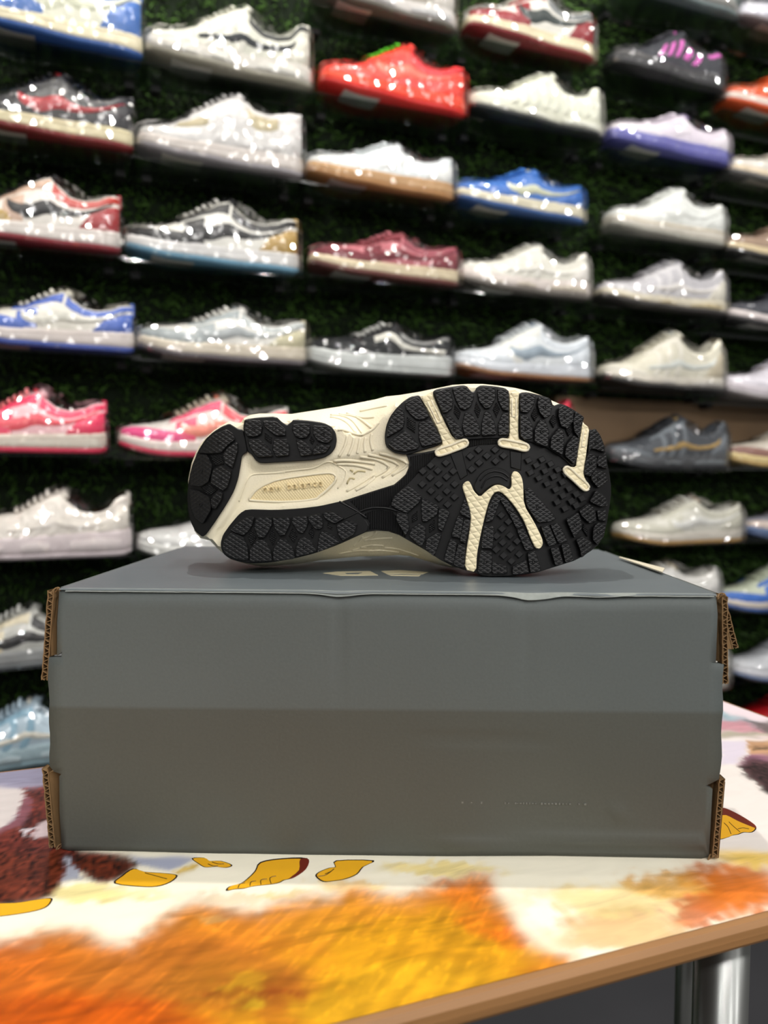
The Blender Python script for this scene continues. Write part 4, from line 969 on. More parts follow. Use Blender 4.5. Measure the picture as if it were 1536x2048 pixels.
# ------------------------------------------------------------------ sneaker builder
WID = [(0, .016), (.02, .026), (.06, .035), (.14, .0445), (.26, .0495), (.36, .0485), (.5, .0425), (.62, .0385), (.8, .0385), (.9, .0355), (.96, .029), (1, .018)]
STN = sorted(set([0, .008, .02, .04, .065, .095] + [.13 + .0375 * i for i in range(23)] + [.965, .98, .992, 1.0]))
JV = 16; VR = 10                                            # points per side; rim index
class Shape:
    def __init__(s, L, H, mid=.030, toe=.052, heel=.093, waist=.080, spring=.017, wide=1.0, flare=.0):
        mid = mid * .80
        s.L = L; s.H = H; s.mid = mid; s.spring = spring; s.wide = wide; s.flare = flare
        k = H / .125
        tz = toe - .052
        s.zt = [(0, mid + .005 + tz), (.03, mid + .012 + tz), (.08, mid + .019 + tz), (.16, mid + .026 + tz), (.26, max(mid + .034 + tz, .066 * k)), (.34, .080 * k), (.44, .098 * k), (.54, .116 * k), (.60, .119 * k), (1, .11 * k)]
        s.zr = [(.5, .112 * k), (.58, .113 * k), (.64, (waist + .014) * k), (.70, (waist + .001) * k), (.78, (waist - .003) * k), (.86, (waist + .002) * k), (.94, heel * k), (1, heel * k + .002)]
        s.midc = [(0, mid - .008), (.1, mid - .006), (.5, mid - .002), (1, mid + .003)]
    def w(s, u): return interp(WID, u) * s.wide
    def sp(s, u): return s.spring * max(0, (.30 - u) / .30) ** 2 + .003 * max(0, (u - .93) / .07) ** 2
    def x(s, u): return (u - .5) * s.L
    def zb(s, u): return interp(s.midc, u) + s.sp(u)
    def section(s, u):
        wb = s.w(u) * .955; zb = s.zb(u); zt = interp(s.zt, u) + s.sp(u) * .8
        cl = []
        for j in range(JV + 1):
            ph = j / JV * math.pi / 2
            cl.append((-wb * math.cos(ph) ** .72, zb + (zt - zb) * math.sin(ph) ** .85))
        bl = sstep(.53, .62, u)
        if bl <= 0: return cl
        zr = interp(s.zr, u); wr = wb * (.62 + .12 * sstep(.6, .8, u)); op = []
        for j in range(VR + 1):
            t = j / VR
            op.append((-(wb + (wr - wb) * t ** 1.4) - .0025 * math.sin(math.pi * t), zb + (zr - zb) * t))
        op += [(-(wr - .003), zr + .0022), (-(wr - .007), zr + .0008), (-(wr - .009), zr - .010), (-(wr - .010), zb + .022), (-(wr - .016), zb + .012), (0, zb + .011)]
        return [(a[0] + (b[0] - a[0]) * bl, a[1] + (b[1] - a[1]) * bl) for a, b in zip(cl, op)]
    def S(s, u, v, side=1):
        """point on the upper; v 0 at the midsole to 1 on the centre line"""
        sec = s.section(min(1, max(0, u))); f = min(.9999, max(0, v)) * JV; j = int(f); t = f - j
        y = sec[j][0] + (sec[j + 1][0] - sec[j][0]) * t; z = sec[j][1] + (sec[j + 1][1] - sec[j][1]) * t
        return Vector((s.x(u), y * side, z))
    def Nn(s, u, v, side=1):
        e = .012
        a = s.S(u + e, v, side) - s.S(u - e, v, side); b = s.S(u, v + e, side) - s.S(u, v - e, side)
        n = a.cross(b) * side
        n = n.normalized() if n.length > 1e-9 else Vector((0, -side, 0))
        if n.y * side > 0.3: n = -n
        return n
def strip(sh, lo, hi, side=1, n=18, m=5, off=.0018):
    """overlay panel between two (u,v) curves"""
    lo = smooth_line(lo, 6); hi = smooth_line(hi, 6)
    def pick(c, t):
        f = t * (len(c) - 1); i = min(int(f), len(c) - 2); q = f - i
        return c[i][0] + (c[i + 1][0] - c[i][0]) * q, c[i][1] + (c[i + 1][1] - c[i][1]) * q
    V = []; F = []
    for i in range(n + 1):
        a = pick(lo, i / n); b = pick(hi, i / n)
        for j in range(m + 1):
            t = j / m; u = a[0] + (b[0] - a[0]) * t; v = a[1] + (b[1] - a[1]) * t
            ed = (i in (0, n)) or (j in (0, m))
            V.append(sh.S(u, v, side) + sh.Nn(u, v, side) * (.0002 if ed else off))
    for i in range(n):
        for j in range(m):
            F.append((i * (m + 1) + j, (i + 1) * (m + 1) + j, (i + 1) * (m + 1) + j + 1, i * (m + 1) + j + 1))
    return V, F
def ring_loft(sh, levels, m_sta=STN):
    """closed solid from outline rings: levels = [(z_fn, width_fn)]"""
    V = []; F = []; n = len(m_sta)
    for zf, wf, xf in levels:
        for u in m_sta: V.append((xf(u), -wf(u), zf(u)))
        for u in reversed(m_sta): V.append((xf(u), wf(u), zf(u)))
    k = 2 * n
    for l in range(len(levels) - 1):
        for i in range(k): F.append((l * k + i, l * k + (i + 1) % k, (l + 1) * k + (i + 1) % k, (l + 1) * k + i))
    top = (len(levels) - 1) * k
    for b in (0, top):
        for i in range(n - 1): F.append((b + i, b + i + 1, b + k - 2 - i, b + k - 1 - i))
    return V, F
def C(rgb, kind='leather'):
    key = '%s_%02x%02x%02x' % (kind, *rgb)
    if kind == 'leather': return mat(key, rgb, .42, .5, bump=('noise', 260, .08))
    if kind == 'rubber': return mat(key, rgb, .5, .4)
    if kind == 'mesh': return mat(key, rgb, .8, .3, bump=('noise', 420, .5))
    if kind == 'suede': return mat(key, rgb, .85, .2, vary=.15, vscale=120)
    if kind == 'lace': return mat(key, rgb, .8, .2)
    return mat(key, rgb)
BUTTON = mat('sole_sticker', (206, 204, 196), .5)
def build_upper(root, sh, pal, style, kind='leather', far=True):
    sides = (1, -1) if far else (1,)
    base = C(pal['base'], kind)
    # upper shell
    V = []; F = []; n = len(STN); rows = []
    jm = JV
    for u in STN:
        sec = sh.section(u); full = sec + [(-y, z) for y, z in sec[-2::-1]]
        rows.append(full)
        for y, z in full: V.append((sh.x(u), y, z))
    k = len(rows[0]); Fi = []
    for i in range(n - 1):
        um = (STN[i] + STN[i + 1]) / 2
        for j in range(k - 1):
            jj = min(j, k - 2 - j)
            f = (i * k + j, (i + 1) * k + j, (i + 1) * k + j + 1, i * k + j + 1)
            (Fi if (um > .59 and jj >= VR + 1) else F).append(f)
    F.append(tuple(range(k))); F.append(tuple(range((n - 1) * k, (n - 1) * k + VR + 1)) + tuple(range((n - 1) * k + k - 1 - VR, (n - 1) * k + k)))
    up = mesh('upper', V, F, base, root, True)
    used = sorted(set(i for f in Fi for i in f)); mp = {a: b for b, a in enumerate(used)}
    mesh('collar_lining', [V[i] for i in used], [tuple(mp[i] for i in f) for f in Fi], C(pal.get('lining', pal['base']), 'mesh'), root, True)
    # tongue
    k_ = sh.H / .125
    def zc(u): return interp(sh.zt, u) + sh.sp(u) * .8
    tp = [(.30, zc(.30) + .002), (.40, zc(.40) + .005), (.48, zc(.48) + .008), (.545, sh.H - .008), (.585, sh.H)]
    V = []; F = []
    tl = smooth_line(tp, 4); mw = 9
    for i, (u, z) in enumerate(tl):
        hw = .013 + .012 * i / (len(tl) - 1)
        for j in range(mw):
            a = (j / (mw - 1)) * 2 - 1
            V.append((sh.x(u) + .004, a * hw, z - .010 * a * a))
        for j in range(mw):
            a = 1 - (j / (mw - 1)) * 2
            V.append((sh.x(u) + .013, a * hw, z - .004 - .012 * a * a))
    for i in range(len(tl) - 1):
        for j in range(2 * mw): F.append((i * 2 * mw + j, i * 2 * mw + (j + 1) % (2 * mw), (i + 1) * 2 * mw + (j + 1) % (2 * mw), (i + 1) * 2 * mw + j))
    F.append(tuple(range(2 * mw))); F.append(tuple(range((len(tl) - 1) * 2 * mw, len(tl) * 2 * mw)))
    tg = mesh('tongue', V, F, C(pal.get('tongue', pal['base']), 'mesh'), root, True)
    V, F = box((sh.x(.555) - .001, -.010, sh.H - .022), (sh.x(.575), .010, sh.H - .004))
    mesh('tongue_label', V, F, C(pal.get('label', pal.get('swoosh', pal['base'])), 'lace'), tg)
    # laces
    lm = C(pal.get('lace', pal['base']), 'lace')
    nl = 6
    for i in range(nl):
        u = .325 + .036 * i; pts = []
        for q in range(9):
            v = .74 + .26 * (1 - abs(q - 4) / 4); sd = 1 if q < 4 else -1
            p = sh.S(u + (.008 if q % 8 == 0 else 0), v, sd); pts.append(p + Vector((0, 0, .0035 + .004 * (1 - abs(q - 4) / 4))))
        V, F = tube(pts, .0030, 6); mesh('lace', V, F, lm, root, True)
    # pull tab at the heel
    zr = interp(sh.zr, 1.0)
    V, F = box((sh.x(.985), -.008, zr - .014), (sh.x(1.0) + .003, .008, zr + .006)); mesh('heel_tab', V, F, C(pal.get('heel', pal.get('over', pal['base'])), kind), root)
    def pan(name, lo, hi, rgb, off=.0018, m=5, n=18, kd=None, label=None):
        mm = C(rgb, kd or kind)
        for sd in sides:
            V, F = strip(sh, lo, hi, sd, n, m, off); mesh(name, V, F, mm, root, True, label)
    over = pal.get('over', pal['base'])
    if style in ('court', 'force', 'dunk'):
        pan('toe_overlay', [(.002, .0), (.10, .0), (.22, .0), (.36, .0)], [(.002, .62), (.06, .60), (.17, .44), (.345, .16)], pal.get('toe', over))
        pan('eyestay', [(.27, .60), (.36, .56), (.46, .52), (.57, .42)], [(.285, .74), (.36, .74), (.46, .73), (.585, .62)], pal.get('eye', over))
        pan('foxing_panel', [(.30, .02), (.34, .02), (.38, .02), (.42, .02)], [(.31, .5), (.345, .52), (.38, .50), (.43, .46)], pal.get('eye', over))
        pan('heel_counter', [(.74, .0), (.82, .0), (.91, .0), (.999, .0)], [(.82, .34), (.87, .38), (.93, .42), (.999, .44)], pal.get('heel', over))
        pan('collar_panel', [(.585, .40), (.70, .42), (.84, .46), (.999, .50)], [(.60, .60), (.70, .615), (.84, .615), (.999, .615)], pal.get('collar', over))
        if 'swoosh' in pal:
            lo = [(.335, .46), (.325, .30), (.36, .12), (.45, .06), (.56, .12), (.72, .24), (.97, .48)]
            hi = [(.335, .46), (.375, .35), (.42, .28), (.49, .265), (.60, .31), (.74, .375), (.97, .48)]
            pan('swoosh', lo, hi, pal['swoosh'], .0034, 4, 30, label='curved check-mark logo')
    elif style == 'runner':
        pan('toe_overlay', [(.002, .0), (.08, .0), (.16, .0), (.27, .0)], [(.002, .50), (.05, .44), (.13, .30), (.26, .08)], over)
        for i, (a, b) in enumerate(((.30, .40), (.40, .50), (.50, .60))):
            pan('side_band', [(a, .0), (a + .04, .16), (a + .06, .34), (a + .05, .58)], [(a + .05, .0), (a + .085, .16), (a + .10, .34), (a + .085, .58)], over, .002)
        pan('saddle_band', [(.28, .16), (.45, .10), (.65, .16), (.90, .30)], [(.28, .24), (.45, .20), (.65, .28), (.90, .42)], pal.get('swoosh', over), .0030)
        pan('eyestay', [(.28, .62), (.38, .58), (.48, .54), (.58, .46)], [(.29, .74), (.38, .74), (.48, .73), (.59, .62)], over)
        pan('heel_counter', [(.78, .0), (.86, .0), (.93, .0), (.999, .0)], [(.85, .30), (.90, .36), (.95, .42), (.999, .46)], pal.get('heel', over), .003)
        pan('collar_panel', [(.60, .46), (.72, .46), (.85, .50), (.999, .54)], [(.61, .61), (.72, .615), (.85, .615), (.999, .615)], pal.get('collar', pal['base']))
    elif style == 'mid':
        pan('toe_overlay', [(.002, .0), (.10, .0), (.20, .0), (.34, .0)], [(.002, .46), (.06, .42), (.17, .32), (.335, .12)], over)
        pan('side_net', [(.20, .34), (.27, .28), (.34, .25), (.40, .26)], [(.22, .46), (.28, .46), (.34, .46), (.40, .44)], pal['net'], .0022, kd='mesh')
        pan('wing_plate', [(.44, .30), (.52, .22), (.60, .24), (.66, .34)], [(.46, .62), (.53, .66), (.58, .64), (.64, .58)], over, .0035)
        pan('ankle_net', [(.64, .36), (.70, .32), (.78, .34), (.84, .38)], [(.64, .54), (.70, .56), (.78, .56), (.84, .55)], pal['net'], .0022, kd='mesh')
        pan('support_band', [(.40, .02), (.54, .02), (.70, .02), (.86, .02)], [(.50, .26), (.58, .17), (.70, .14), (.84, .18)], over, .003)
        pan('heel_counter', [(.82, .0), (.88, .0), (.94, .0), (.999, .0)], [(.86, .44), (.90, .46), (.95, .48), (.999, .5)], over, .003)
        pan('eyestay', [(.28, .58), (.38, .56), (.48, .56), (.58, .54)], [(.29, .74), (.38, .74), (.48, .73), (.59, .63)], over)
    elif style == 'skate':
        pan('toe_overlay', [(.002, .0), (.10, .0), (.20, .0), (.30, .0)], [(.002, .66), (.08, .66), (.20, .58), (.30, .40)], over)
        pan('side_stripe', [(.42, .30), (.52, .30), (.62, .18), (.74, .20), (.93, .06)], [(.42, .52), (.52, .50), (.62, .36), (.74, .34), (.95, .22)], pal['swoosh'], .0032, 4, 30, label='wavy side stripe')
        pan('collar_panel', [(.62, .46), (.72, .48), (.85, .50), (.999, .52)], [(.62, .61), (.72, .615), (.85, .615), (.999, .615)], pal.get('collar', over))
    elif style == 'stripes':
        for i in range(5):
            a = .30 + .085 * i
            pan('side_stripe', [(a, .14), (a + .03, .24), (a + .055, .34), (a + .075, .44 + .02 * i)], [(a + .045, .14), (a + .075, .24), (a + .10, .34), (a + .12, .44 + .02 * i)], pal['swoosh'], .003, 4, 14, label='slanting pink stripe')
        pan('heel_patch', [(.82, .46), (.88, .46), (.93, .48), (.97, .50)], [(.82, .56), (.88, .58), (.93, .58), (.97, .58)], pal['swoosh'])
        pan('toe_overlay', [(.002, .0), (.08, .0), (.16, .0), (.27, .0)], [(.002, .40), (.05, .36), (.13, .26), (.26, .08)], over)
    elif style == 'zigzag':
        for i in range(9):
            a = .22 + .082 * i
            pan('wavy_fin', [(a, .0), (a + .03, .16), (a + .02, .34), (a + .05, .54)], [(a + .05, .0), (a + .075, .16), (a + .065, .34), (a + .085, .54)], over, .0048, 4, 14)
        pan('toe_overlay', [(.002, .0), (.08, .0), (.16, .0), (.24, .0)], [(.002, .5), (.05, .46), (.13, .34), (.23, .08)], over)
    elif style == 'slip':
        pan('toe_overlay', [(.002, .0), (.10, .0), (.20, .0), (.34, .0)], [(.002, .5), (.06, .46), (.17, .36), (.335, .12)], over)
        pan('heel_counter', [(.74, .0), (.82, .0), (.91, .0), (.999, .0)], [(.82, .34), (.87, .38), (.93, .42), (.999, .44)], over)
        pan('side_band', [(.42, .10), (.50, .2), (.54, .34), (.56, .5)], [(.52, .10), (.60, .2), (.63, .34), (.64, .5)], over)
def sole_parts(root, sh, pal, style):
    mid = C(pal['mid'], 'rubber'); out = C(pal['sole'], 'rubber')
    x = sh.x
    def xo(k): return lambda u: (u - .5) * (sh.L + 2 * k)
    lug = .007
    if style in ('runner', 'zigzag', 'stripes'):
        fl = lambda u: sh.w(u) * (1.02 + .06 * sstep(.55, .95, u)); k = .004
    else:
        fl = lambda u: sh.w(u) * 1.01; k = .002
    V, F = ring_loft(sh, [(lambda u: sh.sp(u) + .0, lambda u: fl(u) * .95, xo(k - .003)), (lambda u: sh.sp(u) + .0025, lambda u: fl(u) * 1.0, xo(k)), (lambda u: sh.sp(u) + lug, lambda u: fl(u) * 1.0, xo(k))])
    os_ = mesh('outsole', V, F, out, root, True)
    zt = lambda u: sh.zb(u) + .003
    V, F = ring_loft(sh, [(lambda u: sh.sp(u) + lug - .0005, lambda u: fl(u) * .985, xo(k - .001)), (lambda u: sh.sp(u) + lug + .3 * (sh.zb(u) - sh.sp(u) - lug), lambda u: fl(u) * 1.005, xo(k + .0006)), (lambda u: sh.zb(u) - .003, lambda u: fl(u) * .985, xo(k - .0004)), (zt, lambda u: fl(u) * .955, xo(k - .002))])
    ms = mesh('midsole', V, F, mid, root, True)
    # stitched line or tech inserts round the midsole
    if style in ('runner', 'zigzag'):
        for a, b in ((.08, .26), (.36, .52), (.64, .95)):
            Vv = []; Ff = []; n = 10
            for sd in (1, -1):
                b0 = len(Vv)
                for i in range(n + 1):
                    u = a + (b - a) * i / n; z0 = sh.sp(u) + lug + .002; z1 = sh.zb(u) - .006 - .004 * abs(2 * i / n - 1)
                    for z, o in ((z0, .0), (z0 + .001, .0028), (z1 - .001, .0028), (z1, .0)):
                        Vv.append((x(u), -sd * (fl(u) * 1.0 + o - .0005), z))
                for i in range(n):
                    for j in range(3): Ff.append((b0 + i * 4 + j, b0 + i * 4 + 4 + j, b0 + i * 4 + 5 + j, b0 + i * 4 + 1 + j))
                mesh('midsole_insert', Vv[b0:], [tuple(q - b0 for q in f) for f in Ff], C(pal.get('insert', pal['over'] if 'over' in pal else pal['base']), 'rubber'), ms, True); Ff = []
    else:
        for sd in (1, -1):
            pts = [(xo(k)(u), -sd * (fl(u) * .99), sh.zb(u) - .0035) for u in STN[2:-2]]
            V, F = tube(pts, .0009, 4); mesh('midsole_stitch', V, F, C(pal.get('stitch', pal['mid']), 'lace'), ms, True)
    if pal.get('sticker', True):
        V = []; F = []
        for q in range(9):
            u = .13 + .24 * q / 8
            for yy, dz in ((-.030, -.0010), (.014, -.0010), (.014, .0004), (-.030, .0004)): V.append((x(u), yy, sh.sp(u) + dz))
        for q in range(8):
            for e in range(4): F.append((q * 4 + e, q * 4 + 4 + e, q * 4 + 4 + (e + 1) % 4, q * 4 + (e + 1) % 4))
        F += [(0, 1, 2, 3), (32, 33, 34, 35)]
        mesh('size_sticker', V, F, BUTTON, os_)
    return fl
def wrap_film(root, sh, seed):
    """crinkled shrink film: a loose faceted skin round the whole shoe"""
    rn = random.Random(seed * 17 + 3)
    V = []; F = []; m = 26
    env = [(0, sh.zb(0) + .012), (.06, sh.zb(.06) + .026), (.2, interp(sh.zt, .2) + .006), (.35, interp(sh.zt, .35) + .011), (.5, sh.H - .004), (.585, sh.H + .005), (.68, sh.H * .94), (.8, interp(sh.zr, .8) + .016), (.94, interp(sh.zr, 1) + .008), (1, interp(sh.zr, 1) + .007)]
    ns = 46
    for i in range(ns + 1):
        u = i / ns; zt = interp(env, u); zb = sh.sp(u) - .0014; wb = sh.w(u) * 1.09 + .005
        zm = sh.zb(u) + .006
        prof = [(wb * .5, zb), (wb * .97, zb), (wb, zb + .006), (wb * .995, zb + .5 * (zm - zb)), (wb, zm - .006), (wb * .985, zm)]
        for q in range(1, 10):
            t = q / 10; prof.append((wb * (1 - t ** 2.2) ** .8 * .97 + .001, zm + (zt - zm) * (t ** .85)))
        half = [(-y, z) for y, z in prof] + [(0, zt)]
        full = half + [(-y, z) for y, z in half[-2::-1]]
        for y, z in full:
            inner = z > zb + .001
            jx = rn.uniform(-.0018, .0018) if 0 < i < ns else 0
            V.append(((u - .5) * (sh.L + .014) + jx, y + (math.copysign(rn.uniform(0, .0030), y) if inner else 0), z + (rn.uniform(-.0006, .0022) if inner else 0)))
        m = len(full)
    for i in range(ns):
        for j in range(m):
            a, b, c, d = i * m + j, i * m + (j + 1) % m, (i + 1) * m + (j + 1) % m, (i + 1) * m + j
            if (i + j) % 2: F += [(a, b, c), (a, c, d)]
            else: F += [(a, b, d), (b, c, d)]
    F.append(tuple(range(m))); F.append(tuple(range(ns * m, (ns + 1) * m)))
    mesh('plastic_wrap', V, F, WRAP, root, False, 'crinkled clear shrink film')
SHELF_SRC = []
def shelf(x0, x1, z, lab):
    r = empty('acrylic_shelf', Vector(((x0 + x1) / 2, WQ.y, z)))
    L = x1 - x0
    mesh('plate', *box((-L / 2, -0.125, -0.004), (L / 2, -0.034, 0.0)), ACRYL, r)
    mesh('back_lip', *box((-L / 2, -0.037, 0.0002), (L / 2, -0.034, 0.02)), ACRYL, r)
    mesh('wall_bracket', *box((-L / 2 + .02, -0.060, -0.014), (-L / 2 + .035, -0.033, -0.0042)), M_STEELD, r)
    mesh('wall_bracket', *box((L / 2 - .035, -0.060, -0.014), (L / 2 - .02, -0.033, -0.0042)), M_STEELD, r)
    tag(r, lab, 'shelf', 'clear shelves on the grass wall')
COUNT = [0]
def wall_shoe(toe_x, heel_px, top_y, style, pal, label, kind='leather', name='sneaker', lead=0.0, **kw):
    hx, hy = heel_px
    hp = on_plane(hx, hy, Q0, N); tp = on_plane(toe_x, hy, Q0, N)
    L = hp.x - tp.x - .004
    topz = on_plane((toe_x * .45 + hx * .55), top_y, Q0 + N * .045, N).z
    H = max(.095, min(.16, topz - hp.z - .002))
    if style in ('runner', 'zigzag'): kw.setdefault('heel', .106); kw.setdefault('waist', .078)
    sh = Shape(L, H, **kw)
    root = empty(name, Vector((hp.x - L / 2, Q0.y + .05, hp.z)))
    tag(root, label, 'shoe', 'wrapped shoes on the grass wall')
    st = style
    sole_parts(root, sh, pal, st)
    build_upper(root, sh, pal, st, kind)
    COUNT[0] += 1
    wrap_film(root, sh, COUNT[0])
    shelf(hp.x - L - .012, hp.x + .012, hp.z - .0022, 'shelf under the ' + label)
W_ = (228, 226, 220); WC = (226, 220, 204); BK = (26, 26, 28); GY = (150, 152, 150); CRM = (226, 214, 182)
NV = dict
# column 1 (leftmost, toes beyond the frame)
wall_shoe(-75, (285, 100), -95, 'court', NV(base=(214, 214, 196), over=(56, 104, 176), mid=(232, 222, 190), sole=(44, 84, 150), swoosh=(206, 208, 186), lace=W_), 'royal blue and cream sneaker with blue sole in the top left corner', mid=.034)
wall_shoe(-92, (266, 290), 140, 'court', NV(base=BK, over=(34, 34, 38), heel=(40, 40, 46), mid=(226, 216, 180), sole=(120, 26, 30), swoosh=(176, 40, 48), collar=(36, 36, 40), label=(170, 40, 40)), 'black low sneaker with red swoosh, cream midsole and dark red sole', mid=.032)
wall_shoe(-112, (241, 498), 342, 'court', NV(base=(226, 222, 214), over=(150, 32, 40), eye=(200, 170, 150), toe=(176, 146, 70), heel=(160, 36, 42), collar=(180, 54, 44), mid=(230, 224, 218), sole=(132, 30, 44), swoosh=BK, tongue=BK, lace=BK), 'white, black and gold low sneaker with red heel and dark red sole', mid=.034)
wall_shoe(-85, (268, 702), 572, 'dunk', NV(base=(222, 218, 206), over=(72, 104, 188), mid=(226, 216, 210), sole=(70, 92, 172), swoosh=(214, 212, 200), collar=(72, 104, 188), tongue=(210, 206, 190)), 'violet blue and white low sneaker with white midsole at the left edge', mid=.034)
wall_shoe(-130, (211, 906), 770, 'court', NV(base=(244, 200, 206), over=(240, 62, 104), mid=(226, 222, 208), sole=(214, 44, 84), swoosh=(244, 96, 110), lace=(246, 150, 150), collar=(244, 70, 110)), 'hot pink low sneaker with coral swoosh and white midsole', mid=.034)
wall_shoe(-95, (260, 1112), 972, 'runner', NV(base=(226, 220, 212), over=(236, 230, 222), mid=(226, 214, 216), sole=(220, 208, 212), heel=(230, 224, 214), insert=(232, 222, 222), lining=(70, 60, 50), sticker=False), 'chunky all-white running shoe with thick pale sole left of the grey box', 'mesh', 'running_shoe', mid=.044, wide=1.06)
wall_shoe(-150, (196, 1326), 1205, 'court', NV(base=(196, 196, 190), over=BK, toe=(176, 140, 66), eye=(226, 216, 190), mid=(160, 162, 162), sole=(120, 124, 126), swoosh=BK), 'black and gold low sneaker with grey sole half hidden by the box', mid=.032)
wall_shoe(-150, (200, 1520), 1392, 'runner', NV(base=(190, 208, 220), over=(150, 186, 206), swoosh=(232, 226, 212), mid=(176, 198, 206), sole=(150, 178, 188), insert=(190, 206, 212), sticker=False), 'light blue running shoe low on the wall left of the box', 'mesh', 'running_shoe', mid=.038)
# column 2
wall_shoe(296, (628, 165), 8, 'runner', NV(base=(204, 204, 192), over=(216, 214, 204), swoosh=(44, 48, 52), mid=(210, 206, 198), sole=(150, 146, 132), heel=(206, 204, 192), collar=(60, 62, 62), insert=(212, 210, 202)), 'grey and white running shoe with black swoosh near the top left', 'mesh', 'running_shoe', mid=.036)
wall_shoe(276, (612, 345), 182, 'mid', NV(base=(200, 198, 196), over=(208, 206, 204), net=(178, 168, 140), mid=(214, 206, 200), sole=(150, 146, 150), tongue=(224, 222, 220)), 'tall white basketball sneaker with beige mesh windows', mid=.034, heel=.1, waist=.092)
wall_shoe(252, (604, 540), 392, 'court', NV(base=(226, 224, 216), over=BK, toe=BK, heel=(178, 146, 80), mid=(228, 226, 224), sole=(110, 156, 182), swoosh=BK, tongue=BK, lace=(214, 212, 206), eye=BK, collar=BK), 'black and white low sneaker with gold heel and icy blue sole', mid=.034)
wall_shoe(276, (620, 728), 608, 'dunk', NV(base=(222, 220, 214), over=(156, 164, 166), mid=(222, 212, 194), sole=(110, 104, 108), swoosh=(166, 172, 174), heel=(196, 190, 160), collar=(180, 186, 186)), 'pale grey and white low sneaker with cream midsole above the pink pair', mid=.033)
wall_shoe(238, (584, 915), 784, 'dunk', NV(base=(224, 220, 214), over=(226, 70, 134), eye=(232, 82, 120), mid=(232, 224, 216), sole=(214, 54, 88), swoosh=(240, 150, 130), heel=(222, 220, 214), collar=(232, 90, 100), tongue=(196, 186, 166), lace=(206, 196, 176)), 'pink and white low sneaker partly behind the heel of the lying shoe', mid=.032)
wall_shoe(276, (640, 1112), 985, 'slip', NV(base=(208, 208, 206), over=(216, 216, 214), mid=(222, 222, 218), sole=(210, 210, 206), sticker=False), 'white shoe peeking over the rear left corner of the box', mid=.03)
# column 3
wall_shoe(640, (922, 50), -90, 'runner', NV(base=(150, 146, 136), over=(190, 186, 180), swoosh=(170, 160, 140), mid=(206, 202, 198), sole=(96, 92, 84), insert=(190, 190, 190)), 'grey and white running shoe cut off by the top of the picture', 'mesh', 'running_shoe', mid=.034)
wall_shoe(652, (944, 222), 86, 'court', NV(base=(222, 60, 52), over=(232, 62, 44), mid=(236, 72, 40), sole=(206, 40, 36), swoosh=(240, 120, 100), lace=(96, 206, 50), tongue=(226, 70, 60), collar=(196, 40, 50), stitch=(240, 110, 70)), 'bright red low sneaker with green laces', mid=.032)
wall_shoe(624, (920, 392), 290, 'slip', NV(base=(214, 220, 222), over=(220, 222, 220), mid=(198, 158, 112), sole=(176, 130, 84), lining=(150, 150, 150)), 'white low sneaker with tan gum sole', mid=.03, heel=.1)
wall_shoe(632, (930, 568), 462, 'court', NV(base=(186, 112, 120), over=(116, 52, 60), mid=(226, 212, 180), sole=(110, 62, 58), swoosh=(120, 52, 60), collar=(150, 80, 90), tongue=(120, 54, 60), heel=(130, 62, 70)), 'dusty pink and maroon low sneaker with cream midsole', 'suede', mid=.031)
wall_shoe(624, (915, 750), 642, 'skate', NV(base=(40, 42, 44), over=(34, 36, 38), swoosh=(222, 220, 210), mid=(214, 218, 216), sole=(206, 210, 208), collar=(150, 150, 148), lace=(216, 216, 212)), 'black skate shoe with white wavy side stripe and thick white sole', 'suede', 'skate_shoe', mid=.038)
# column 4
wall_shoe(950, (1205, 112), -22, 'court', NV(base=(218, 216, 208), over=(140, 32, 40), mid=(230, 220, 188), sole=(120, 30, 36), swoosh=(50, 60, 60), toe=(140, 32, 40), collar=(120, 124, 126), tongue=(190, 160, 90)), 'dark red and white low sneaker with cream midsole and red sole', mid=.033)
wall_shoe(956, (1220, 268), 146, 'zigzag', NV(base=(212, 214, 200), over=(222, 222, 208), mid=(206, 206, 190), sole=(40, 42, 44), sticker=False, insert=(226, 226, 214)), 'cream running shoe with rippled fins and black sole', 'mesh', 'running_shoe', mid=.032)
wall_shoe(926, (1184, 440), 338, 'dunk', NV(base=(60, 112, 186), over=(52, 104, 180), mid=(230, 222, 196), sole=(56, 92, 150), swoosh=(206, 208, 180), foxing=(210, 210, 190), lace=(60, 112, 186)), 'bright blue low sneaker with cream swoosh and cream midsole', mid=.032)
wall_shoe(934, (1194, 596), 486, 'runner', NV(base=(216, 214, 204), over=(222, 220, 212), mid=(220, 210, 204), sole=(110, 104, 98), swoosh=(226, 224, 216), insert=(206, 196, 180), heel=(224, 220, 214)), 'off-white mesh running shoe below the bright blue sneaker', 'mesh', 'running_shoe', mid=.034)
wall_shoe(928, (1198, 762), 642, 'court', NV(base=(222, 226, 228), over=(208, 214, 220), mid=(222, 226, 232), sole=(160, 116, 80), swoosh=(150, 164, 176), heel=(214, 220, 226), eye=(220, 220, 214)), 'white and pale grey low sneaker with brown gum sole', mid=.032)
wall_shoe(900, (1160, 912), 806, 'court', NV(base=(206, 60, 78), over=(200, 50, 70), mid=(226, 216, 206), sole=(180, 44, 60), swoosh=(226, 150, 150), heel=(206, 70, 90)), 'red low sneaker hidden behind the toe of the lying shoe', mid=.032, heel=.130)
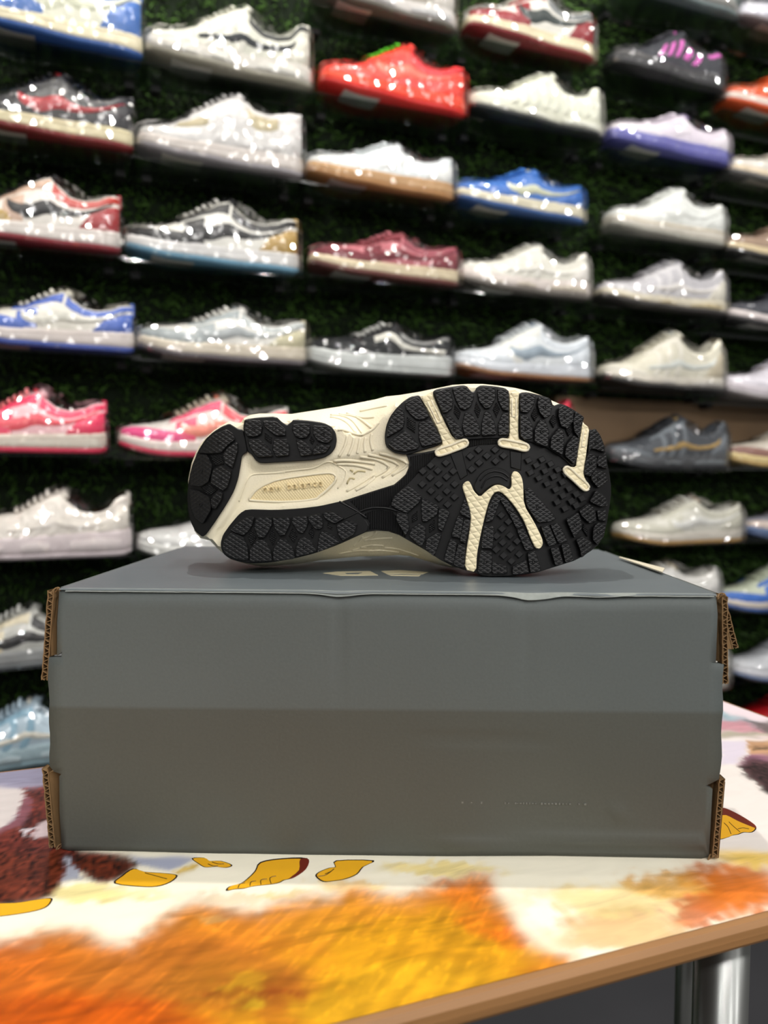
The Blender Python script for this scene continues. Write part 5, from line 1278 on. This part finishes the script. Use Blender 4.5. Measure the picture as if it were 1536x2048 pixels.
# column 5
wall_shoe(1258, (1493, 25), -95, 'runner', NV(base=(150, 170, 168), over=(170, 186, 186), swoosh=(196, 206, 200), mid=(150, 150, 146), sole=(110, 122, 124), insert=(130, 130, 126), sticker=False), 'grey-green running shoe cut off at the top right', 'mesh', 'running_shoe', mid=.034)
wall_shoe(1246, (1466, 178), 66, 'stripes', NV(base=(58, 60, 66), over=(88, 86, 86), swoosh=(214, 110, 190), mid=(70, 70, 72), sole=(40, 40, 42), sticker=False, lace=(60, 60, 66)), 'black knit running shoe with slanting pink stripes', 'mesh', 'running_shoe', mid=.03)
wall_shoe(1240, (1478, 326), 230, 'slip', NV(base=(212, 204, 214), over=(220, 214, 220), mid=(112, 112, 180), sole=(84, 84, 150), tongue=(150, 136, 170), lining=(120, 110, 150)), 'lavender and white knit basketball shoe with violet sole', 'mesh', mid=.034, heel=.098)
wall_shoe(1242, (1470, 488), 376, 'force', NV(base=(220, 222, 218), over=(222, 224, 220), mid=(214, 208, 196), sole=(170, 168, 158), swoosh=(224, 226, 222), stitch=(200, 180, 140), sticker=False), 'all-white leather low sneaker in the fifth column', mid=.034)
wall_shoe(1224, (1471, 628), 520, 'runner', NV(base=(186, 184, 188), over=(206, 204, 206), mid=(214, 206, 186), sole=(70, 66, 66), swoosh=(220, 216, 212), insert=(206, 190, 150), heel=(212, 208, 196), sticker=False), 'silver and white mesh running shoe under the all-white sneaker', 'mesh', 'running_shoe', mid=.030)
wall_shoe(1228, (1466, 782), 660, 'runner', NV(base=(214, 210, 194), over=(220, 216, 204), mid=(214, 208, 196), sole=(60, 58, 58), swoosh=(206, 210, 206), insert=(196, 192, 186), heel=(196, 186, 164), sticker=False), 'cream running shoe with dark sole above the brown board', 'mesh', 'running_shoe', mid=.030)
wall_shoe(1240, (1474, 938), 830, 'runner', NV(base=(70, 74, 80), over=(110, 116, 122), swoosh=(170, 140, 84), mid=(80, 82, 86), sole=(46, 48, 52), insert=(120, 126, 130), lace=(60, 62, 66), sticker=False), 'dark grey running shoe with gold trim in front of the brown board', 'mesh', 'running_shoe', mid=.032)
wall_shoe(1262, (1505, 1084), 988, 'dunk', NV(base=(214, 212, 202), over=(196, 194, 180), mid=(222, 216, 206), sole=(186, 148, 88), swoosh=(220, 220, 216), tongue=(150, 136, 120), sticker=False), 'grey-white low sneaker with gum sole right of the lying shoe', mid=.030)
wall_shoe(1215, (1458, 1212), 1120, 'force', NV(base=(222, 220, 214), over=(226, 224, 220), mid=(222, 220, 214), sole=(200, 198, 190), swoosh=(226, 226, 222), tongue=(190, 180, 160), sticker=False), 'white low sneaker just behind the right corner of the box lid', mid=.03)
wall_shoe(1235, (1478, 1378), 1280, 'force', NV(base=(206, 204, 196), over=(212, 210, 200), mid=(210, 206, 196), sole=(190, 186, 176), swoosh=(214, 212, 206), sticker=False), 'white low sneaker beside the loose cardboard flap', mid=.03)
# column 6 (only the toes are in the frame)
wall_shoe(1500, (1740, 100), -20, 'runner', NV(base=(196, 196, 206), over=(206, 206, 214), mid=(206, 206, 216), sole=(120, 110, 112), insert=(190, 190, 200)), 'pale lilac running shoe toe at the top right edge', 'mesh', 'running_shoe', mid=.034)
wall_shoe(1472, (1712, 258), 140, 'court', NV(base=(200, 90, 40), over=(206, 84, 36), mid=(222, 210, 200), sole=(196, 78, 30), swoosh=(226, 200, 180)), 'orange sneaker toe at the right edge', mid=.032)
wall_shoe(1478, (1712, 392), 300, 'court', NV(base=(196, 192, 182), over=(206, 202, 194), mid=(222, 206, 180), sole=(110, 108, 108), swoosh=(180, 178, 170)), 'beige white sneaker toe beside the lavender shoe', mid=.03)
wall_shoe(1474, (1712, 540), 440, 'court', NV(base=(146, 124, 108), over=(156, 134, 116), mid=(224, 206, 168), sole=(70, 68, 68), swoosh=(110, 90, 80)), 'brown sneaker toe with cream midsole at the right edge', 'suede', mid=.03)
wall_shoe(1478, (1712, 668), 570, 'runner', NV(base=(70, 72, 80), over=(60, 62, 70), mid=(220, 210, 208), sole=(60, 58, 60), swoosh=(220, 216, 212), insert=(206, 196, 196)), 'black and white running shoe toe at the right edge', 'mesh', 'running_shoe', mid=.032)
wall_shoe(1472, (1706, 806), 705, 'force', NV(base=(216, 212, 220), over=(222, 218, 226), mid=(214, 206, 212), sole=(190, 184, 186), swoosh=(222, 220, 224), tongue=(170, 150, 120), sticker=False), 'lilac white sneaker toe above the brown board', mid=.034)
wall_shoe(1476, (1706, 936), 850, 'court', NV(base=(206, 198, 186), over=(212, 204, 194), mid=(226, 206, 150), sole=(200, 170, 110), swoosh=(130, 90, 70), toe=(140, 100, 90)), 'cream and brown sneaker toe with yellow midsole at the right edge', mid=.03)
wall_shoe(1514, (1740, 1076), 985, 'dunk', NV(base=(150, 150, 160), over=(196, 180, 170), mid=(90, 112, 150), sole=(70, 90, 130), swoosh=(206, 206, 206)), 'grey sneaker toe with blue sole at the right edge', mid=.03)
wall_shoe(1460, (1690, 1212), 1120, 'dunk', NV(base=(200, 206, 186), over=(56, 110, 196), mid=(220, 210, 196), sole=(60, 100, 170), swoosh=(60, 112, 190)), 'blue and pale green sneaker toe low on the right edge', mid=.03)
wall_shoe(1492, (1710, 1345), 1255, 'court', NV(base=(200, 202, 206), over=(206, 208, 212), mid=(214, 214, 220), sole=(120, 140, 180), swoosh=(180, 186, 196)), 'white sneaker toe with pale blue sole low on the right edge', mid=.03)
wall_shoe(1492, (1700, 1452), 1375, 'court', NV(base=(170, 20, 28), over=(160, 18, 26), mid=(206, 70, 50), sole=(150, 20, 26), swoosh=(190, 40, 40)), 'deep red sneaker toe behind the printed table at the right', mid=.03)
# ------------------------------------------------------------------ upper of the lying shoe (faces away from the camera)
def hero_upper():
    a = SP(378, 985, 0); b_ = SP(1205, 985, 0)
    L = (b_ - a).length * .965
    sh = Shape(L, .112, mid=.030, toe=.046, heel=.088, waist=.074, wide=.86)
    org = (SP(800, 958, -0.004))
    pal = NV(base=(230, 226, 212), over=(222, 214, 190), swoosh=(30, 30, 32), heel=(30, 30, 32), collar=(228, 222, 206), lining=(214, 206, 184), lace=(226, 220, 204))
    before = set(COL.objects)
    build_upper(hero, sh, pal, 'runner', 'mesh')
    new = [o for o in COL.objects if o not in before]
    # heel to the left (-x), shoe height away from the camera (+y), width upright (z)
    ky = math.atan(KY)
    R = Matrix.Rotation(-ky, 3, 'Z') @ Matrix(((-1, 0, 0), (0, 0, 1), (0, 1, 0)))
    for o in new:
        o.name = o.name
        for v in o.data.vertices:
            q = Vector(v.co); yy = q.y + .010 * math.sin(max(0, min(1, (q.x / L + .5))) * math.pi) - .006
            q = R @ Vector((q.x, yy, q.z)); v.co = org + q
        o.data.flip_normals() if hasattr(o.data, 'flip_normals') else None
hero_upper()
